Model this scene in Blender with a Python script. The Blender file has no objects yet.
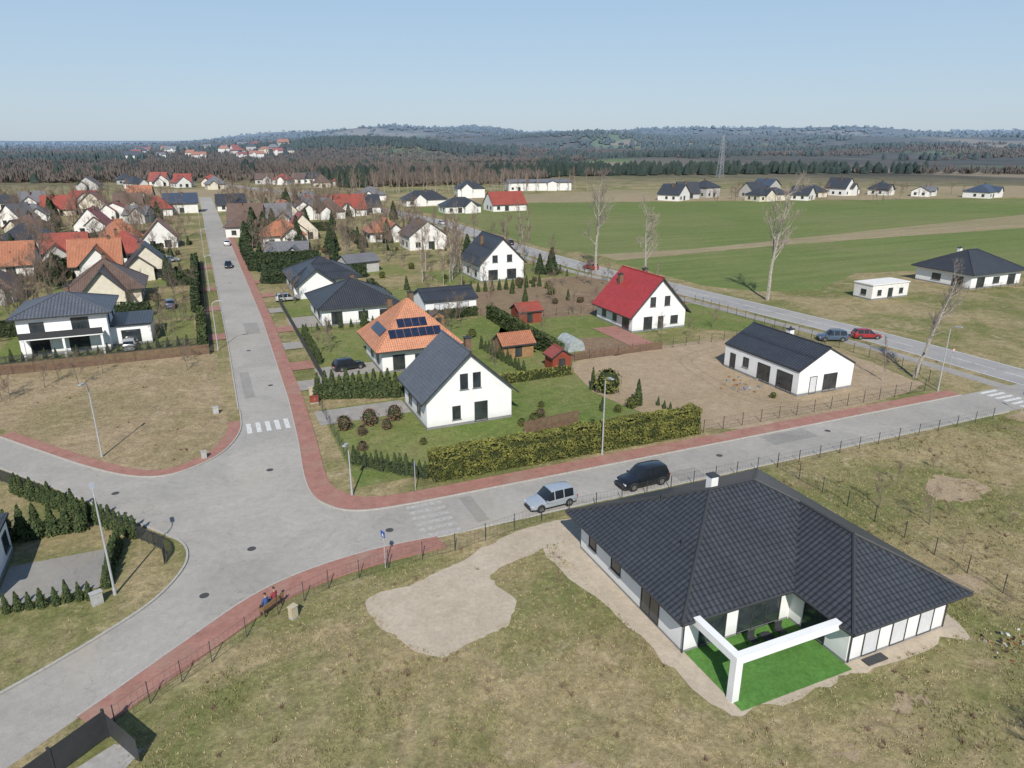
import bpy, math, random
from mathutils import Vector, noise, Matrix
from mathutils.geometry import tessellate_polygon
R=random.Random(7)
rad=math.radians
sc=bpy.context.scene
# ------------------------------------------------------------------ materials
def nodes(name):
    m=bpy.data.materials.new(name); m.use_nodes=True
    nt=m.node_tree; b=nt.nodes['Principled BSDF']
    return m,nt,b
def N(nt,t,**k):
    n=nt.nodes.new(t)
    for a,v in k.items(): setattr(n,a,v)
    return n
def mixc(nt,f,a,b,blend='MIX'):
    n=N(nt,'ShaderNodeMix',data_type='RGBA',blend_type=blend)
    for s,v in ((0,f),(6,a),(7,b)):
        if isinstance(v,(int,float)): n.inputs[s].default_value=v
        elif isinstance(v,(tuple,list)): n.inputs[s].default_value=(*v[:3],1)
        else: nt.links.new(v,n.inputs[s])
    return n.outputs[2]
def mrange(nt,v,a,b,c=0,d=1):
    n=N(nt,'ShaderNodeMapRange'); nt.links.new(v,n.inputs[0])
    n.inputs[1].default_value=a;n.inputs[2].default_value=b;n.inputs[3].default_value=c;n.inputs[4].default_value=d
    return n.outputs[0]
def ntex(nt,co,scale,detail=4,rough=.55,dist=0):
    n=N(nt,'ShaderNodeTexNoise'); n.inputs['Scale'].default_value=scale;n.inputs['Detail'].default_value=detail
    n.inputs['Roughness'].default_value=rough;n.inputs['Distortion'].default_value=dist
    nt.links.new(co,n.inputs['Vector']); return n.outputs[0]
def scl(nt,col,f):
    v=N(nt,'ShaderNodeVectorMath',operation='SCALE')
    if isinstance(col,tuple): v.inputs[0].default_value=col
    else: nt.links.new(col,v.inputs[0])
    if isinstance(f,(int,float)): v.inputs['Scale'].default_value=f
    else: nt.links.new(f,v.inputs['Scale'])
    return v.outputs[0]
HAZE=(.20,.275,.37)
def hazed(nt,col,k=4600.):  # aerial haze painted into the base colour, growing with distance from the origin
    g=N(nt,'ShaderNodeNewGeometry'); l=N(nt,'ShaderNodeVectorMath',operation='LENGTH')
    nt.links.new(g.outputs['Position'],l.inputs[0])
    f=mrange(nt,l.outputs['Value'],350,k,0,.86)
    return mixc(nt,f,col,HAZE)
def setb(b,rough=.8,metal=0,spec=.3):
    b.inputs['Roughness'].default_value=rough; b.inputs['Metallic'].default_value=metal
    b.inputs['Specular IOR Level'].default_value=spec
def bump(nt,b,h,strength=.3,dist=.05):
    n=N(nt,'ShaderNodeBump'); n.inputs['Strength'].default_value=strength;n.inputs['Distance'].default_value=dist
    nt.links.new(h,n.inputs['Height']); nt.links.new(n.outputs[0],b.inputs['Normal'])
def M(name,c1,c2=None,scale=3,rough=.8,metal=0,spec=.3,haze=False,bmp=0,lo=.35,hi=.65,tint=False,stain=False):
    m,nt,b=nodes(name); setb(b,rough,metal,spec)
    if c2 is None: c2=tuple(x*.85 for x in c1)
    if tint:
        a=N(nt,'ShaderNodeAttribute',attribute_name='tint'); f=a.outputs['Fac']
        col=mixc(nt,f,c1,c2)
    else:
        tc=N(nt,'ShaderNodeTexCoord').outputs['Object']
        nf=ntex(nt,tc,scale); f=mrange(nt,nf,lo,hi); col=mixc(nt,f,c1,c2)
        if stain:
            s=N(nt,'ShaderNodeSeparateXYZ'); nt.links.new(tc,s.inputs[0])
            k=mrange(nt,s.outputs[2],.2,1.1,.82,1.0); col=scl(nt,col,k)
            col=scl(nt,col,mrange(nt,ntex(nt,tc,.45,5,.6),.35,.7,1.02,.95))
        if bmp: bump(nt,b,nf,bmp,.05)
    if haze: col=hazed(nt,col)
    nt.links.new(col,b.inputs['Base Color']); return m
def grassmat(name,cols,big=.045,far=False,bs=.5,fine=1.0,soil=.8,rows=None,glo=.44,ghi=.66):
    m,nt,b=nodes(name); setb(b,.95,0,.1)
    tc=N(nt,'ShaderNodeTexCoord').outputs['Object']
    n1=ntex(nt,tc,big,7,.7,.6); n2=ntex(nt,tc,.38,7,.7,.3); n3=ntex(nt,tc,3.0,6,.72); n4=ntex(nt,tc,14,3,.7)
    col=mixc(nt,mrange(nt,n2,.36,.64),cols[0],cols[1])
    col=mixc(nt,mrange(nt,n1,glo,ghi,0,.9),col,cols[2])
    col=mixc(nt,mrange(nt,ntex(nt,tc,.15,7,.72,.7),.55,.70,0,soil),col,cols[3])
    if len(cols)>4: col=mixc(nt,mrange(nt,ntex(nt,tc,.23,8,.75,1.2),.56,.66,0,.7),col,cols[4])
    col=scl(nt,col,mrange(nt,ntex(nt,tc,.9,5,.7,.4),.32,.68,1-.24*fine,1+.18*fine))
    col=scl(nt,col,mrange(nt,n3,.3,.72,1-.38*fine,1+.32*fine))
    col=scl(nt,col,mrange(nt,n4,.3,.7,1-.3*fine,1+.26*fine))
    if rows is not None:
        mp=N(nt,'ShaderNodeMapping'); mp.inputs['Rotation'].default_value=(0,0,rows); mp.inputs['Scale'].default_value=(.02,.35,1); nt.links.new(tc,mp.inputs[0])
        col=scl(nt,col,mrange(nt,ntex(nt,mp.outputs[0],1,5,.7),.3,.7,.84,1.16))
    if far:
        g=N(nt,'ShaderNodeNewGeometry'); l=N(nt,'ShaderNodeVectorMath',operation='LENGTH'); nt.links.new(g.outputs['Position'],l.inputs[0])
        vo=N(nt,'ShaderNodeTexVoronoi'); vo.inputs['Scale'].default_value=.0042; nt.links.new(tc,vo.inputs['Vector'])
        rgb=N(nt,'ShaderNodeSeparateColor'); nt.links.new(vo.outputs['Color'],rgb.inputs[0])
        fc=mixc(nt,mrange(nt,rgb.outputs[0],.35,.4),(.13,.11,.08),(.24,.195,.13))
        fc=mixc(nt,mrange(nt,rgb.outputs[1],.6,.62),fc,(.12,.16,.06))
        fo=mrange(nt,ntex(nt,tc,.0021,5,.6),.42,.50)
        fc=mixc(nt,fo,fc,mixc(nt,mrange(nt,ntex(nt,tc,.012,4),.4,.6),(.05,.05,.035),(.095,.08,.06)))
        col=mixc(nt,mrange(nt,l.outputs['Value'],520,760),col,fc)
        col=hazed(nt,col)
    nt.links.new(col,b.inputs['Base Color'])
    bump(nt,b,n3,bs,.12); return m
def roofmat(name,c,rib=.3,course=.35,rough=.45,haze=False,spec=.4,br=.5):
    m,nt,b=nodes(name); setb(b,rough,0,spec)
    uv=N(nt,'ShaderNodeUVMap').outputs[0]; s=N(nt,'ShaderNodeSeparateXYZ'); nt.links.new(uv,s.inputs[0])
    def math_(op,a,bv=None):
        n=N(nt,'ShaderNodeMath',operation=op)
        for i,x in enumerate((a,bv)):
            if x is None: continue
            if isinstance(x,(int,float)): n.inputs[i].default_value=x
            else: nt.links.new(x,n.inputs[i])
        return n.outputs[0]
    su=math_('ABSOLUTE',math_('SINE',math_('MULTIPLY',s.outputs[0],math.pi/rib)))
    sv=math_('FRACT',math_('MULTIPLY',s.outputs[1],1/course))
    tc=N(nt,'ShaderNodeTexCoord').outputs['Object']
    nz=mrange(nt,ntex(nt,tc,2.5,6,.7),.3,.7,.78,1.22)
    nz2=mrange(nt,ntex(nt,tc,.35,5,.7),.3,.7,.85,1.15)
    k=mrange(nt,su,0,1,1-br,1.1); k2=mrange(nt,sv,0,.25,1-br*.7,1.05)
    col=scl(nt,c,math_('MULTIPLY',math_('MULTIPLY',math_('MULTIPLY',k,k2),nz),nz2))
    if haze: col=hazed(nt,col)
    nt.links.new(col,b.inputs['Base Color'])
    bump(nt,b,math_('ADD',su,math_('MULTIPLY',sv,.6)),.5,.04)
    return m
def asphaltmat(name,c,var=.14):
    m,nt,b=nodes(name); setb(b,.85,0,.25)
    tc=N(nt,'ShaderNodeTexCoord').outputs['Object']
    col=scl(nt,c,mrange(nt,ntex(nt,tc,.12,7,.68,1.0),.3,.7,1-var,1+var))
    col=scl(nt,col,mrange(nt,ntex(nt,tc,.02,3,.6,.5),.35,.65,.92,1.08))
    col=scl(nt,col,mrange(nt,ntex(nt,tc,1.6,6,.7),.3,.7,.9,1.1)); col=scl(nt,col,mrange(nt,ntex(nt,tc,25,3,.7),.3,.7,.8,1.2))
    col=mixc(nt,mrange(nt,ntex(nt,tc,.07,6,.7,.8),.52,.72,0,.5),col,(c[0]*1.18,c[1]*1.08,c[2]*.93))
    vo=N(nt,'ShaderNodeTexVoronoi',feature='DISTANCE_TO_EDGE'); vo.inputs['Scale'].default_value=.13
    wv=N(nt,'ShaderNodeVectorMath',operation='ADD'); nt.links.new(tc,wv.inputs[0])
    nn=N(nt,'ShaderNodeTexNoise'); nn.inputs['Scale'].default_value=.5; nn.inputs['Detail'].default_value=5; nt.links.new(tc,nn.inputs['Vector'])
    nt.links.new(scl(nt,nn.outputs['Color'],4),wv.inputs[1]); nt.links.new(wv.outputs[0],vo.inputs['Vector'])
    col=scl(nt,col,mrange(nt,vo.outputs['Distance'],.0,.005,.76,1))
    nt.links.new(col,b.inputs['Base Color']); return m
def pavermat(name,c1,c2,mortar,w=.2,h=.1):
    m,nt,b=nodes(name); setb(b,.85,0,.2)
    tc=N(nt,'ShaderNodeTexCoord').outputs['Object']
    br=N(nt,'ShaderNodeTexBrick'); nt.links.new(tc,br.inputs['Vector']); br.inputs['Scale'].default_value=1
    br.inputs['Color1'].default_value=(*c1,1);br.inputs['Color2'].default_value=(*c2,1);br.inputs['Mortar'].default_value=(*mortar,1)
    br.inputs['Brick Width'].default_value=w;br.inputs['Row Height'].default_value=h;br.inputs['Mortar Size'].default_value=.008
    col=scl(nt,br.outputs[0],mrange(nt,ntex(nt,tc,.9,6,.7),.3,.7,.82,1.18))
    col=mixc(nt,mrange(nt,ntex(nt,tc,.3,6,.7,.6),.5,.72,0,.55),col,(.32,.25,.19))
    nt.links.new(col,b.inputs['Base Color']); return m
mGround=grassmat('ground_grass',[(.37,.295,.17),(.27,.225,.115),(.155,.17,.058),(.25,.19,.12),(.42,.34,.22)],big=.06,far=True,glo=.43,ghi=.58)
mDry=grassmat('dry_grass_field',[(.39,.30,.19),(.32,.245,.15),(.24,.205,.105),(.28,.21,.135),(.45,.36,.24)])
mLawn=grassmat('lawn',[(.225,.22,.09),(.165,.20,.062),(.115,.17,.042),(.26,.215,.125)],fine=.9)
mYard=grassmat('bare_soil_yard',[(.39,.30,.205),(.35,.27,.18),(.30,.235,.15),(.43,.34,.24)],fine=.6)
mTrack=grassmat('track_soil',[(.34,.26,.175),(.31,.24,.16),(.29,.225,.145),(.38,.30,.2)],fine=.6)
mSoil=grassmat('brown_soil',[(.26,.18,.12),(.21,.148,.10),(.24,.19,.11),(.31,.23,.16)],fine=.8)
mSand=grassmat('sand_path',[(.49,.42,.33),(.44,.37,.285),(.40,.33,.245),(.53,.46,.37)],bs=.15,fine=.4,soil=.5)
mField=grassmat('crop_field',[(.155,.19,.065),(.13,.175,.055),(.19,.20,.085),(.20,.19,.09)],big=.012,bs=.15,fine=.5,rows=-.15)
mField2=grassmat('pale_field',[(.34,.275,.18),(.29,.235,.15),(.24,.215,.115),(.37,.30,.2)],big=.012,bs=.15,fine=.5,rows=-.15)
mAsph=asphaltmat('asphalt_road',(.345,.325,.295))
mPatch=asphaltmat('asphalt_repair',(.275,.262,.24))
mAsph2=asphaltmat('asphalt_highway',(.31,.30,.29))
mRed=pavermat('red_paving',(.37,.18,.14),(.32,.145,.115),(.26,.18,.15))
mGreyP=pavermat('grey_paving',(.35,.33,.30),(.31,.29,.265),(.22,.21,.2))
mKerb=M('kerb_concrete',(.44,.42,.38),(.34,.33,.30),6)
mWhiteL=M('road_paint',(.66,.66,.64),(.40,.40,.39),4,lo=.42,hi=.7)
mWornL=M('worn_road_paint',(.42,.41,.385),(.345,.325,.30),3,lo=.40,hi=.58)
mWall=M('white_render',(.80,.80,.785),(.77,.77,.755),1.2,.85,stain=True)
mWallF=M('white_render_far',(.74,.73,.70),(.66,.64,.60),1.2,.85,haze=True)
mWallC=M('cream_render',(.66,.60,.49),(.58,.53,.43),1.2,.85,haze=True)
mWallG=M('grey_render',(.46,.45,.43),(.40,.39,.37),1.2,.85,haze=True)
mPlinth=M('grey_plinth',(.25,.25,.25),(.2,.2,.2),3)
mGlass=M('window_glass',(.02,.025,.03),(.045,.055,.06),.7,.06,0,.9)
mFrameD=M('anthracite_frame',(.05,.052,.055),None,3,.5)
mFrameW=M('white_frame',(.7,.7,.7),None,3,.5)
mBlind=M('grey_shutter',(.62,.63,.64),(.56,.57,.58),3,.5)
rBlack=roofmat('black_tile_roof',(.050,.054,.062),.38,.40,.42,spec=.4,br=.7)
rDark=roofmat('dark_metal_roof',(.045,.05,.06),.45,3,.4)
rSlate=roofmat('slate_grey_roof',(.105,.115,.135),.45,.4,.5)
rRed=roofmat('red_tile_roof',(.36,.045,.045),.3,.36,.5,br=.35)
rOrange=roofmat('orange_tile_roof',(.47,.21,.12),.3,.36,.6,br=.35)
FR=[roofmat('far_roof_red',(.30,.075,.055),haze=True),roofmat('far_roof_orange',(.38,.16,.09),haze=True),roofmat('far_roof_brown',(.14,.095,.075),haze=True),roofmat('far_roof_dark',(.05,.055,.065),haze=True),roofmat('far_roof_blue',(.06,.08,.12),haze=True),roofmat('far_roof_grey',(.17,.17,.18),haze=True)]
mSolar=M('solar_panel',(.012,.018,.04),(.02,.03,.06),2,.15,0,.8)
mBark=M('bark',(.12,.10,.08),(.19,.165,.14),4,.9)
mBarkL=M('pale_bark',(.40,.37,.32),(.25,.22,.19),2.5,.9)
mTwig=M('twig',(.17,.12,.09),(.24,.18,.14),tint=True,rough=.9)
mTwigL=M('pale_twig',(.33,.28,.24),(.24,.20,.17),tint=True,rough=.9)
mThuja=M('thuja_foliage',(.030,.052,.02),(.08,.10,.034),tint=True,rough=.85)
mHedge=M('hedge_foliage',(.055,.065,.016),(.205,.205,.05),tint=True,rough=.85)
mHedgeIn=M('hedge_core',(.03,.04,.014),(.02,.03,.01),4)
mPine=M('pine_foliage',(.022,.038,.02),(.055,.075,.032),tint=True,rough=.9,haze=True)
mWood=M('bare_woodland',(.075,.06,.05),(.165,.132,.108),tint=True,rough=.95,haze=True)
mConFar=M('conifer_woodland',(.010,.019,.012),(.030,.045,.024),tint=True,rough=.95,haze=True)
mBrownSh=M('beech_shrub',(.12,.07,.05),(.22,.14,.10),tint=True,rough=.9)
mStraw=M('grass_tufts',(.43,.345,.205),(.175,.18,.07),tint=True,rough=.95,spec=.1)
mMetal=M('galvanised_steel',(.5,.51,.52),(.42,.43,.44),3,.45,.3)
mFence=M('fence_metal',(.05,.053,.055),None,3,.5)
mFenceB=M('brown_boards',(.19,.12,.08),(.13,.085,.06),2,.85)
mConc=M('concrete',(.38,.37,.35),(.3,.29,.28),2,.9)
mTurf=grassmat('artificial_turf',[(.10,.23,.055),(.09,.2,.045),(.08,.185,.04),(.11,.22,.055)],bs=.1,fine=.6)
mWoodRed=M('red_shed_wood',(.26,.06,.035),(.2,.05,.03),2,.7)
mWoodOr=M('timber',(.33,.2,.1),(.25,.14,.07),2,.8)
mGH=M('greenhouse_poly',(.25,.29,.29),(.4,.43,.42),2,.3)
mSteelCover=M('cast_iron',(.10,.095,.09),None,8,.6,.3)
# ------------------------------------------------------------------ mesh builder
class MB:
    def __init__(s): s.v=[];s.f=[];s.m=[];s.t=[]
    def face(s,pts,m=0,t=.5):
        i=len(s.v); s.v.extend([tuple(p) for p in pts]); s.f.append(tuple(range(i,i+len(pts)))); s.m.append(m); s.t.append(t)
    def box(s,x0,y0,z0,x1,y1,z1,m=0,t=.5):
        i=len(s.v)
        s.v.extend([(x0,y0,z0),(x1,y0,z0),(x1,y1,z0),(x0,y1,z0),(x0,y0,z1),(x1,y0,z1),(x1,y1,z1),(x0,y1,z1)])
        for q in ((0,3,2,1),(4,5,6,7),(0,1,5,4),(1,2,6,5),(2,3,7,6),(3,0,4,7)):
            s.f.append(tuple(i+k for k in q)); s.m.append(m); s.t.append(t)
    def obox(s,o,a,b,c,m=0,t=.5):
        o,a,b,c=map(Vector,(o,a,b,c)); i=len(s.v)
        for p in (o,o+a,o+a+b,o+b,o+c,o+a+c,o+a+b+c,o+b+c): s.v.append(tuple(p))
        for q in ((0,3,2,1),(4,5,6,7),(0,1,5,4),(1,2,6,5),(2,3,7,6),(3,0,4,7)):
            s.f.append(tuple(i+k for k in q)); s.m.append(m); s.t.append(t)
    def tube(s,p,q,r0,r1,n=6,m=0,t=.5,cap=False):
        p=Vector(p);q=Vector(q);d=q-p
        if d.length<1e-6: return
        d.normalize(); a=d.orthogonal().normalized(); b=d.cross(a); i=len(s.v)
        for c,r in ((p,r0),(q,r1)):
            for k in range(n):
                an=2*math.pi*k/n; s.v.append(tuple(c+a*(r*math.cos(an))+b*(r*math.sin(an))))
        for k in range(n):
            k2=(k+1)%n; s.f.append((i+k,i+k2,i+n+k2,i+n+k)); s.m.append(m); s.t.append(t)
        if cap:
            s.f.append(tuple(i+n+k for k in range(n))); s.m.append(m); s.t.append(t)
            s.f.append(tuple(i+n-1-k for k in range(n))); s.m.append(m); s.t.append(t)
    def mesh(s,name,mats,uv=False,smooth=False):
        me=bpy.data.meshes.new(name); me.from_pydata(s.v,[],s.f)
        for m in mats: me.materials.append(m)
        me.polygons.foreach_set('material_index',s.m)
        a=me.attributes.new('tint','FLOAT','FACE'); a.data.foreach_set('value',s.t)
        if uv:
            l=me.uv_layers.new(name='UVMap'); me.update()
            for p in me.polygons:
                n=p.normal; ua=Vector((0,0,1)).cross(n)
                ua=ua.normalized() if ua.length>.01 else Vector((1,0,0)); va=n.cross(ua)
                for li in p.loop_indices:
                    c=me.vertices[me.loops[li].vertex_index].co; l.data[li].uv=(c.dot(ua),c.dot(va))
        if smooth: me.polygons.foreach_set('use_smooth',[True]*len(me.polygons))
        me.update(); return me
    def obj(s,name,mats,parent=None,uv=False,smooth=False,loc=None,rz=0):
        o=bpy.data.objects.new(name,s.mesh(name,mats,uv,smooth)); sc.collection.objects.link(o)
        if parent: o.parent=parent
        if loc: o.location=loc
        o.rotation_euler[2]=rz
        return o
def root(name,loc=(0,0,0),rz=0):
    e=bpy.data.objects.new(name,None); e.empty_display_size=.5; sc.collection.objects.link(e); e.location=loc; e.rotation_euler[2]=rz; return e
def inst(name,me,x,y,s=1,rz=0,sz=None,z=0):
    o=bpy.data.objects.new(name,me); sc.collection.objects.link(o); o.location=(x,y,z); o.scale=(s,s,sz or s); o.rotation_euler[2]=rz; return o
def smoothpath(p,n=5,closed=False):
    out=[];L=len(p); rng=range(L) if closed else range(L-1)
    for i in rng:
        g=lambda k: p[k%L] if closed else p[max(0,min(L-1,k))]
        a,b,c,d=g(i-1),g(i),g(i+1),g(i+2)
        for j in range(n):
            t=j/n
            out.append(tuple(.5*(2*b[k]+(c[k]-a[k])*t+(2*a[k]-5*b[k]+4*c[k]-d[k])*t*t+(3*b[k]-a[k]-3*c[k]+d[k])*t**3) for k in (0,1)))
    if not closed: out.append(tuple(p[-1]))
    return out
def sheet(name,pts,z,mat,smooth=0,jit=0):
    if smooth: pts=smoothpath(pts,smooth,True)
    if jit: pts=[(x+jit*(noise.noise(Vector((x*.5,y*.5,1)))*2+noise.noise(Vector((x*2.3,y*2.3,4)))),y+jit*(noise.noise(Vector((x*.5,y*.5,9)))*2+noise.noise(Vector((x*2.3,y*2.3,14))))) for x,y in pts]
    v=[Vector((x,y,0)) for x,y in pts]; tr=tessellate_polygon([v])
    mb=MB(); mb.v=[(p.x,p.y,z) for p in v]
    for t in tr:
        a,b,c=[v[i] for i in t]
        if (b-a).cross(c-a).z<0: t=(t[0],t[2],t[1])
        mb.f.append(tuple(t)); mb.m.append(0); mb.t.append(.5)
    return mb.obj(name,[mat])
def rect(name,x0,y0,x1,y1,z,mat): return sheet(name,[(x0,y0),(x1,y0),(x1,y1),(x0,y1)],z,mat)
def offset(path,d):
    out=[]
    for i,p in enumerate(path):
        a=path[max(0,i-1)]; b=path[min(len(path)-1,i+1)]; dx,dy=b[0]-a[0],b[1]-a[1]; l=math.hypot(dx,dy) or 1
        out.append((p[0]-dy/l*d,p[1]+dx/l*d))
    return out
def ribbon(name,L,Rr,z,mat,mb=None,th=.1,mi=0):
    own=mb is None; mb=mb or MB()
    for i in range(len(L)-1):
        a,b,c,d=L[i],L[i+1],Rr[i+1],Rr[i]
        mb.face([(*d,z),(*c,z),(*b,z),(*a,z)],mi)
        if th: mb.face([(*a,z),(*b,z),(*b,z-th),(*a,z-th)],mi); mb.face([(*c,z),(*d,z),(*d,z-th),(*c,z-th)],mi)
    if own: return mb.obj(name,[mat])
# ------------------------------------------------------------------ terrain
F=Vector((.397,.918)); S=Vector((.918,-.397))
def sstep(x): x=max(0,min(1,x)); return x*x*(3-2*x)
def terr(x,y):
    Y=F.x*x+F.y*y; X=S.x*x+S.y*y
    if Y<650: return 0.
    r=X/Y
    lat=.08+.92*sstep((r+.50)/.34)
    k=sstep((Y-750)/700)
    h=sstep((Y-1000)/3000)*66*lat
    n1=noise.noise(Vector((X*.0011+2,Y*.0019,3))); n2=noise.noise(Vector((X*.0026,Y*.0036,5))); n3=noise.noise(Vector((X*.006,Y*.007,8)))
    h+=k*(n1*46+n2*20+n3*5+2)*(.22+.78*lat)*(.45+.55*sstep((Y-1100)/1400))
    if Y>5000: h=h*(1-sstep((Y-5000)/3000)*.4)+sstep((Y-5000)/3000)*10
    return max(h,-14)
mb=MB(); rows=[-400,-100,100,300,500,650]+[650*(12000/650)**(i/110) for i in range(1,111)]
nc=190
for Y in rows:
    w=max(900,1.5*Y+600)
    for j in range(nc+1):
        X=-w+2*w*j/nc; x=S.x*X+F.x*Y; y=S.y*X+F.y*Y; mb.v.append((x,y,terr(x,y)))
for i in range(len(rows)-1):
    for j in range(nc):
        a=i*(nc+1)+j; mb.f.append((a,a+1,a+nc+2,a+nc+1)); mb.m.append(0); mb.t.append(.5)
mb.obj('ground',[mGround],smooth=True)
# ------------------------------------------------------------------ roads
DN=[(-22.5,85.9),(-17.3,79.2),(-12.8,73.6),(-9.1,69.9),(-6,68.6),(-3,69.9),(-.5,72.7),(1.2,77.7),(1.5,84)]
AR=[(7.3,85.5),(6.7,72.5),(6.1,63.7),(6.2,59.2),(7,56.9),(8.5,55.1),(10.8,54.3),(14.6,54.05)]
CS=[(14.2,47.9),(9,48.0),(3.8,47.1),(-.1,45.4),(-4.2,42.2),(-8.2,38.9),(-9.6,37.8)]
CSo=[(14.4,46.2),(9.1,45.9),(4.6,45.1),(1.0,43.5),(-3.2,40.3),(-7.0,37.4),(-8.5,36.3)]
LB=[(-13.9,41.5),(-11.7,43),(-9.2,44.9),(-6.4,47.4),(-4.7,50.1),(-4,52.6),(-4.4,55.1),(-6.1,57.6),(-10.1,62.9),(-14.7,69.3),(-20.7,76.8)]
dn=smoothpath(DN,5); ar=smoothpath(AR,5); cs=smoothpath(CS,5); cso=smoothpath(CSo,5); lb=smoothpath(LB,5)
road=[(8.2,440),(8.1,130)]+ar+[(30,54),(95,54),(95,48),(30,48)]+cs+[(-20,29.2),(-36,16),(-40,21),(-24,33.5)]+lb+[(-30,88.5),(-40,101),(-36,103)]+dn+[(1.8,115),(1.9,440)]
sheet('road',road,.012,mAsph)
Ec=smoothpath([(99.5,-40),(99,20),(98.5,55),(98,75),(95.5,95),(92.5,118),(90,138),(87,155),(85,204),(84,284),(56,436),(20,560)],6)
ribbon('highway',offset(Ec,-3.6),offset(Ec,3.6),.022,mAsph2,th=.02)
mb=MB()
for i in range(0,len(Ec)-1):
    a=Vector(Ec[i]);b=Vector(Ec[i+1]);L=(b-a).length;d=(b-a).normalized();n=Vector((-d.y,d.x))*.08;k=0
    while k+3<L:
        p=a+d*k;q=a+d*(k+3); mb.face([(*(p-n),.028),(*(q-n),.028),(*(q+n),.028),(*(p+n),.028)]); k+=8
    for s_ in (-3.35,3.35):
        o=Vector((-d.y,d.x))*s_; mb.face([(*(a+o-n),.028),(*(b+o-n),.028),(*(b+o+n),.028),(*(a+o+n),.028)])
def zebra(x0,x1,y0,y1,along,m=0):
    if along=='x':
        x=x0
        while x<x1: mb.face([(x,y0,.018),(x+.5,y0,.018),(x+.5,y1,.018),(x,y1,.018)],m); x+=1.
    else:
        y=y0
        while y<y1: mb.face([(x0,y,.018),(x1,y,.018),(x1,y+.5,.018),(x0,y+.5,.018)],m); y+=1.
zebra(1.9,6.6,76.2,79.2,'x'); zebra(13.2,16.4,48.2,53.8,'y',1); zebra(87,90,48.2,53.8,'y')
mb.obj('road_markings',[mWhiteL,mWornL])
mb=MB()
for x,y in ((3.2,66),(11,50.5),(.5,52),(27,51.8),(5.8,92),(45,51.5),(-3,47),(-10,66.5),(4.4,110),(60,52)):
    mb.tube((x,y,.0),(x,y,.019),.33,.33,14,0,cap=True)
mb.obj('manhole_covers',[mSteelCover])
for x0,y0,x1,y1 in ((18,48.8,19.1,53.4),(38,48.3,41,50.3),(2.4,88,3.6,99),(52,51.3,58,53.6),(4.8,120,7,128)): rect('road_patch',x0,y0,x1,y1,.016,mPatch)
ribbon('cycle_path',offset(Ec,5.2),offset(Ec,7.4),.03,mGreyP,th=.03)
Z=.12
ari=[(9.0,85.5),(8.5,72.5),(8.0,63.7),(8.1,60.2),(9,58.2),(10,57),(11.8,56.3),(14.8,56.05)]
ribbon('pavement',ar,smoothpath(ari,5),Z,mRed)
ribbon('pavement',[(14.6,54.05),(30,54),(60,54),(84,54)],[(14.8,56.05),(30,56),(60,55.9),(84,55.8)],Z,mRed)
ribbon('pavement',[(8.2,280),(8.1,130),(7.3,85.5)],[(9.8,280),(9.7,130),(9.0,85.5)],Z,mRed)
ribbon('pavement',cs,cso,Z,mRed)
ribbon('pavement',dn[:-3],offset(dn,1.3)[:-3],Z,mRed)
mb=MB()
for p in (ar,cs,dn,[(14.6,54.05),(60,54),(84,54)],[(8.2,280),(8.1,130),(7.3,85.5)]):
    ribbon('',p,offset(p,-.14),.128,None,mb=mb)
ribbon('',lb,offset(lb,.16),.13,None,mb=mb); ribbon('',[(30,48),(16,47.9),(14.2,47.9)],[(30,47.85),(16,47.75),(14.2,47.75)],.13,None,mb=mb)
ribbon('',[(84,48),(30,48)],[(84,47.85),(30,47.85)],.1,None,mb=mb)
ribbon('',[(1.5,84),(1.8,115),(1.9,300)],[(1.35,84),(1.65,115),(1.75,300)],.13,None,mb=mb)
mb.obj('kerb',[mKerb])
for v in (88,97,108,119,134,149,165,185,210):
    x=9.0+(v-85)*.02 if v<130 else 9.8
    ribbon('driveway',[(x,v),(x,v+4)],[(12.2,v),(12.2,v+4)],.1,mRed if v%2 else mGreyP)
for v in (118,140,160,190): ribbon('driveway',[(1.6,v+4),(1.6,v)],[(-1.6,v+4),(-1.6,v)],.1,mRed)
# ------------------------------------------------------------------ land plots
sheet('dry_field',[(-45,118)]+[(-45,111),(-36,103.5)]+offset(dn,1.3)+[(-.2,90),(0,110),(-1,111)],.004,mDry)
rect('lawn',10.2,59,45,80.5,.004,mLawn); rect('lawn',12.4,84,44.8,116,.004,mLawn); rect('lawn',12.4,117,47,146,.004,mLawn)
sheet('lawn',[(46,87),(62,86.5),(62,95),(74,94),(85,88),(86,110),(46,111)],.004,mLawn,3,.6)
for x0,y0,x1,y1 in ((-30,112,-3,135),(-30,137,-3,150),(-30,169,-3,183),(13,165,45,178),(-60,137,-33,166),(48,146,84,165)): rect('lawn',x0,y0,x1,y1,.004,mLawn)
sheet('bare_soil_yard',[(47.5,57.5),(80,57.5),(84,62),(86,80),(84,85.5),(47,85.5)],.008,mYard,5,.8)
sheet('bare_soil_yard',[(50,88),(60,87.5),(60,92),(54,97),(49,94)],.008,mSoil,5,.8)
sheet('brown_soil',[(48,113),(86,112.5),(84,142),(70,144),(68,138),(48,136)],.008,mSoil,4,.8)
sheet('brown_soil',[(82,47),(84,44),(92,42),(96,46),(95,47.6)],.006,mYard,4,.6)
for pth in ([(82,58),(76,59.5),(63,59.6),(59,64),(59.5,72),(62,80),(70,83)],):
    pp=smoothpath(pth,6)
    for o_ in (-.8,.8): ribbon('tyre_track',offset(pp,o_-.16),offset(pp,o_+.16),.0125+.002*(o_>0),mTrack,th=0)
sheet('crop_field',[(92,190),(93,330),(140,338),(402,256),(540,222),(321,197),(131,170),(100,172)],.004,mField)
sheet('pale_field',[(100,161),(100,172),(131,170),(321,197),(540,222),(540,205),(273,166.5),(160,166.5)],.006,mField2)
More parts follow.
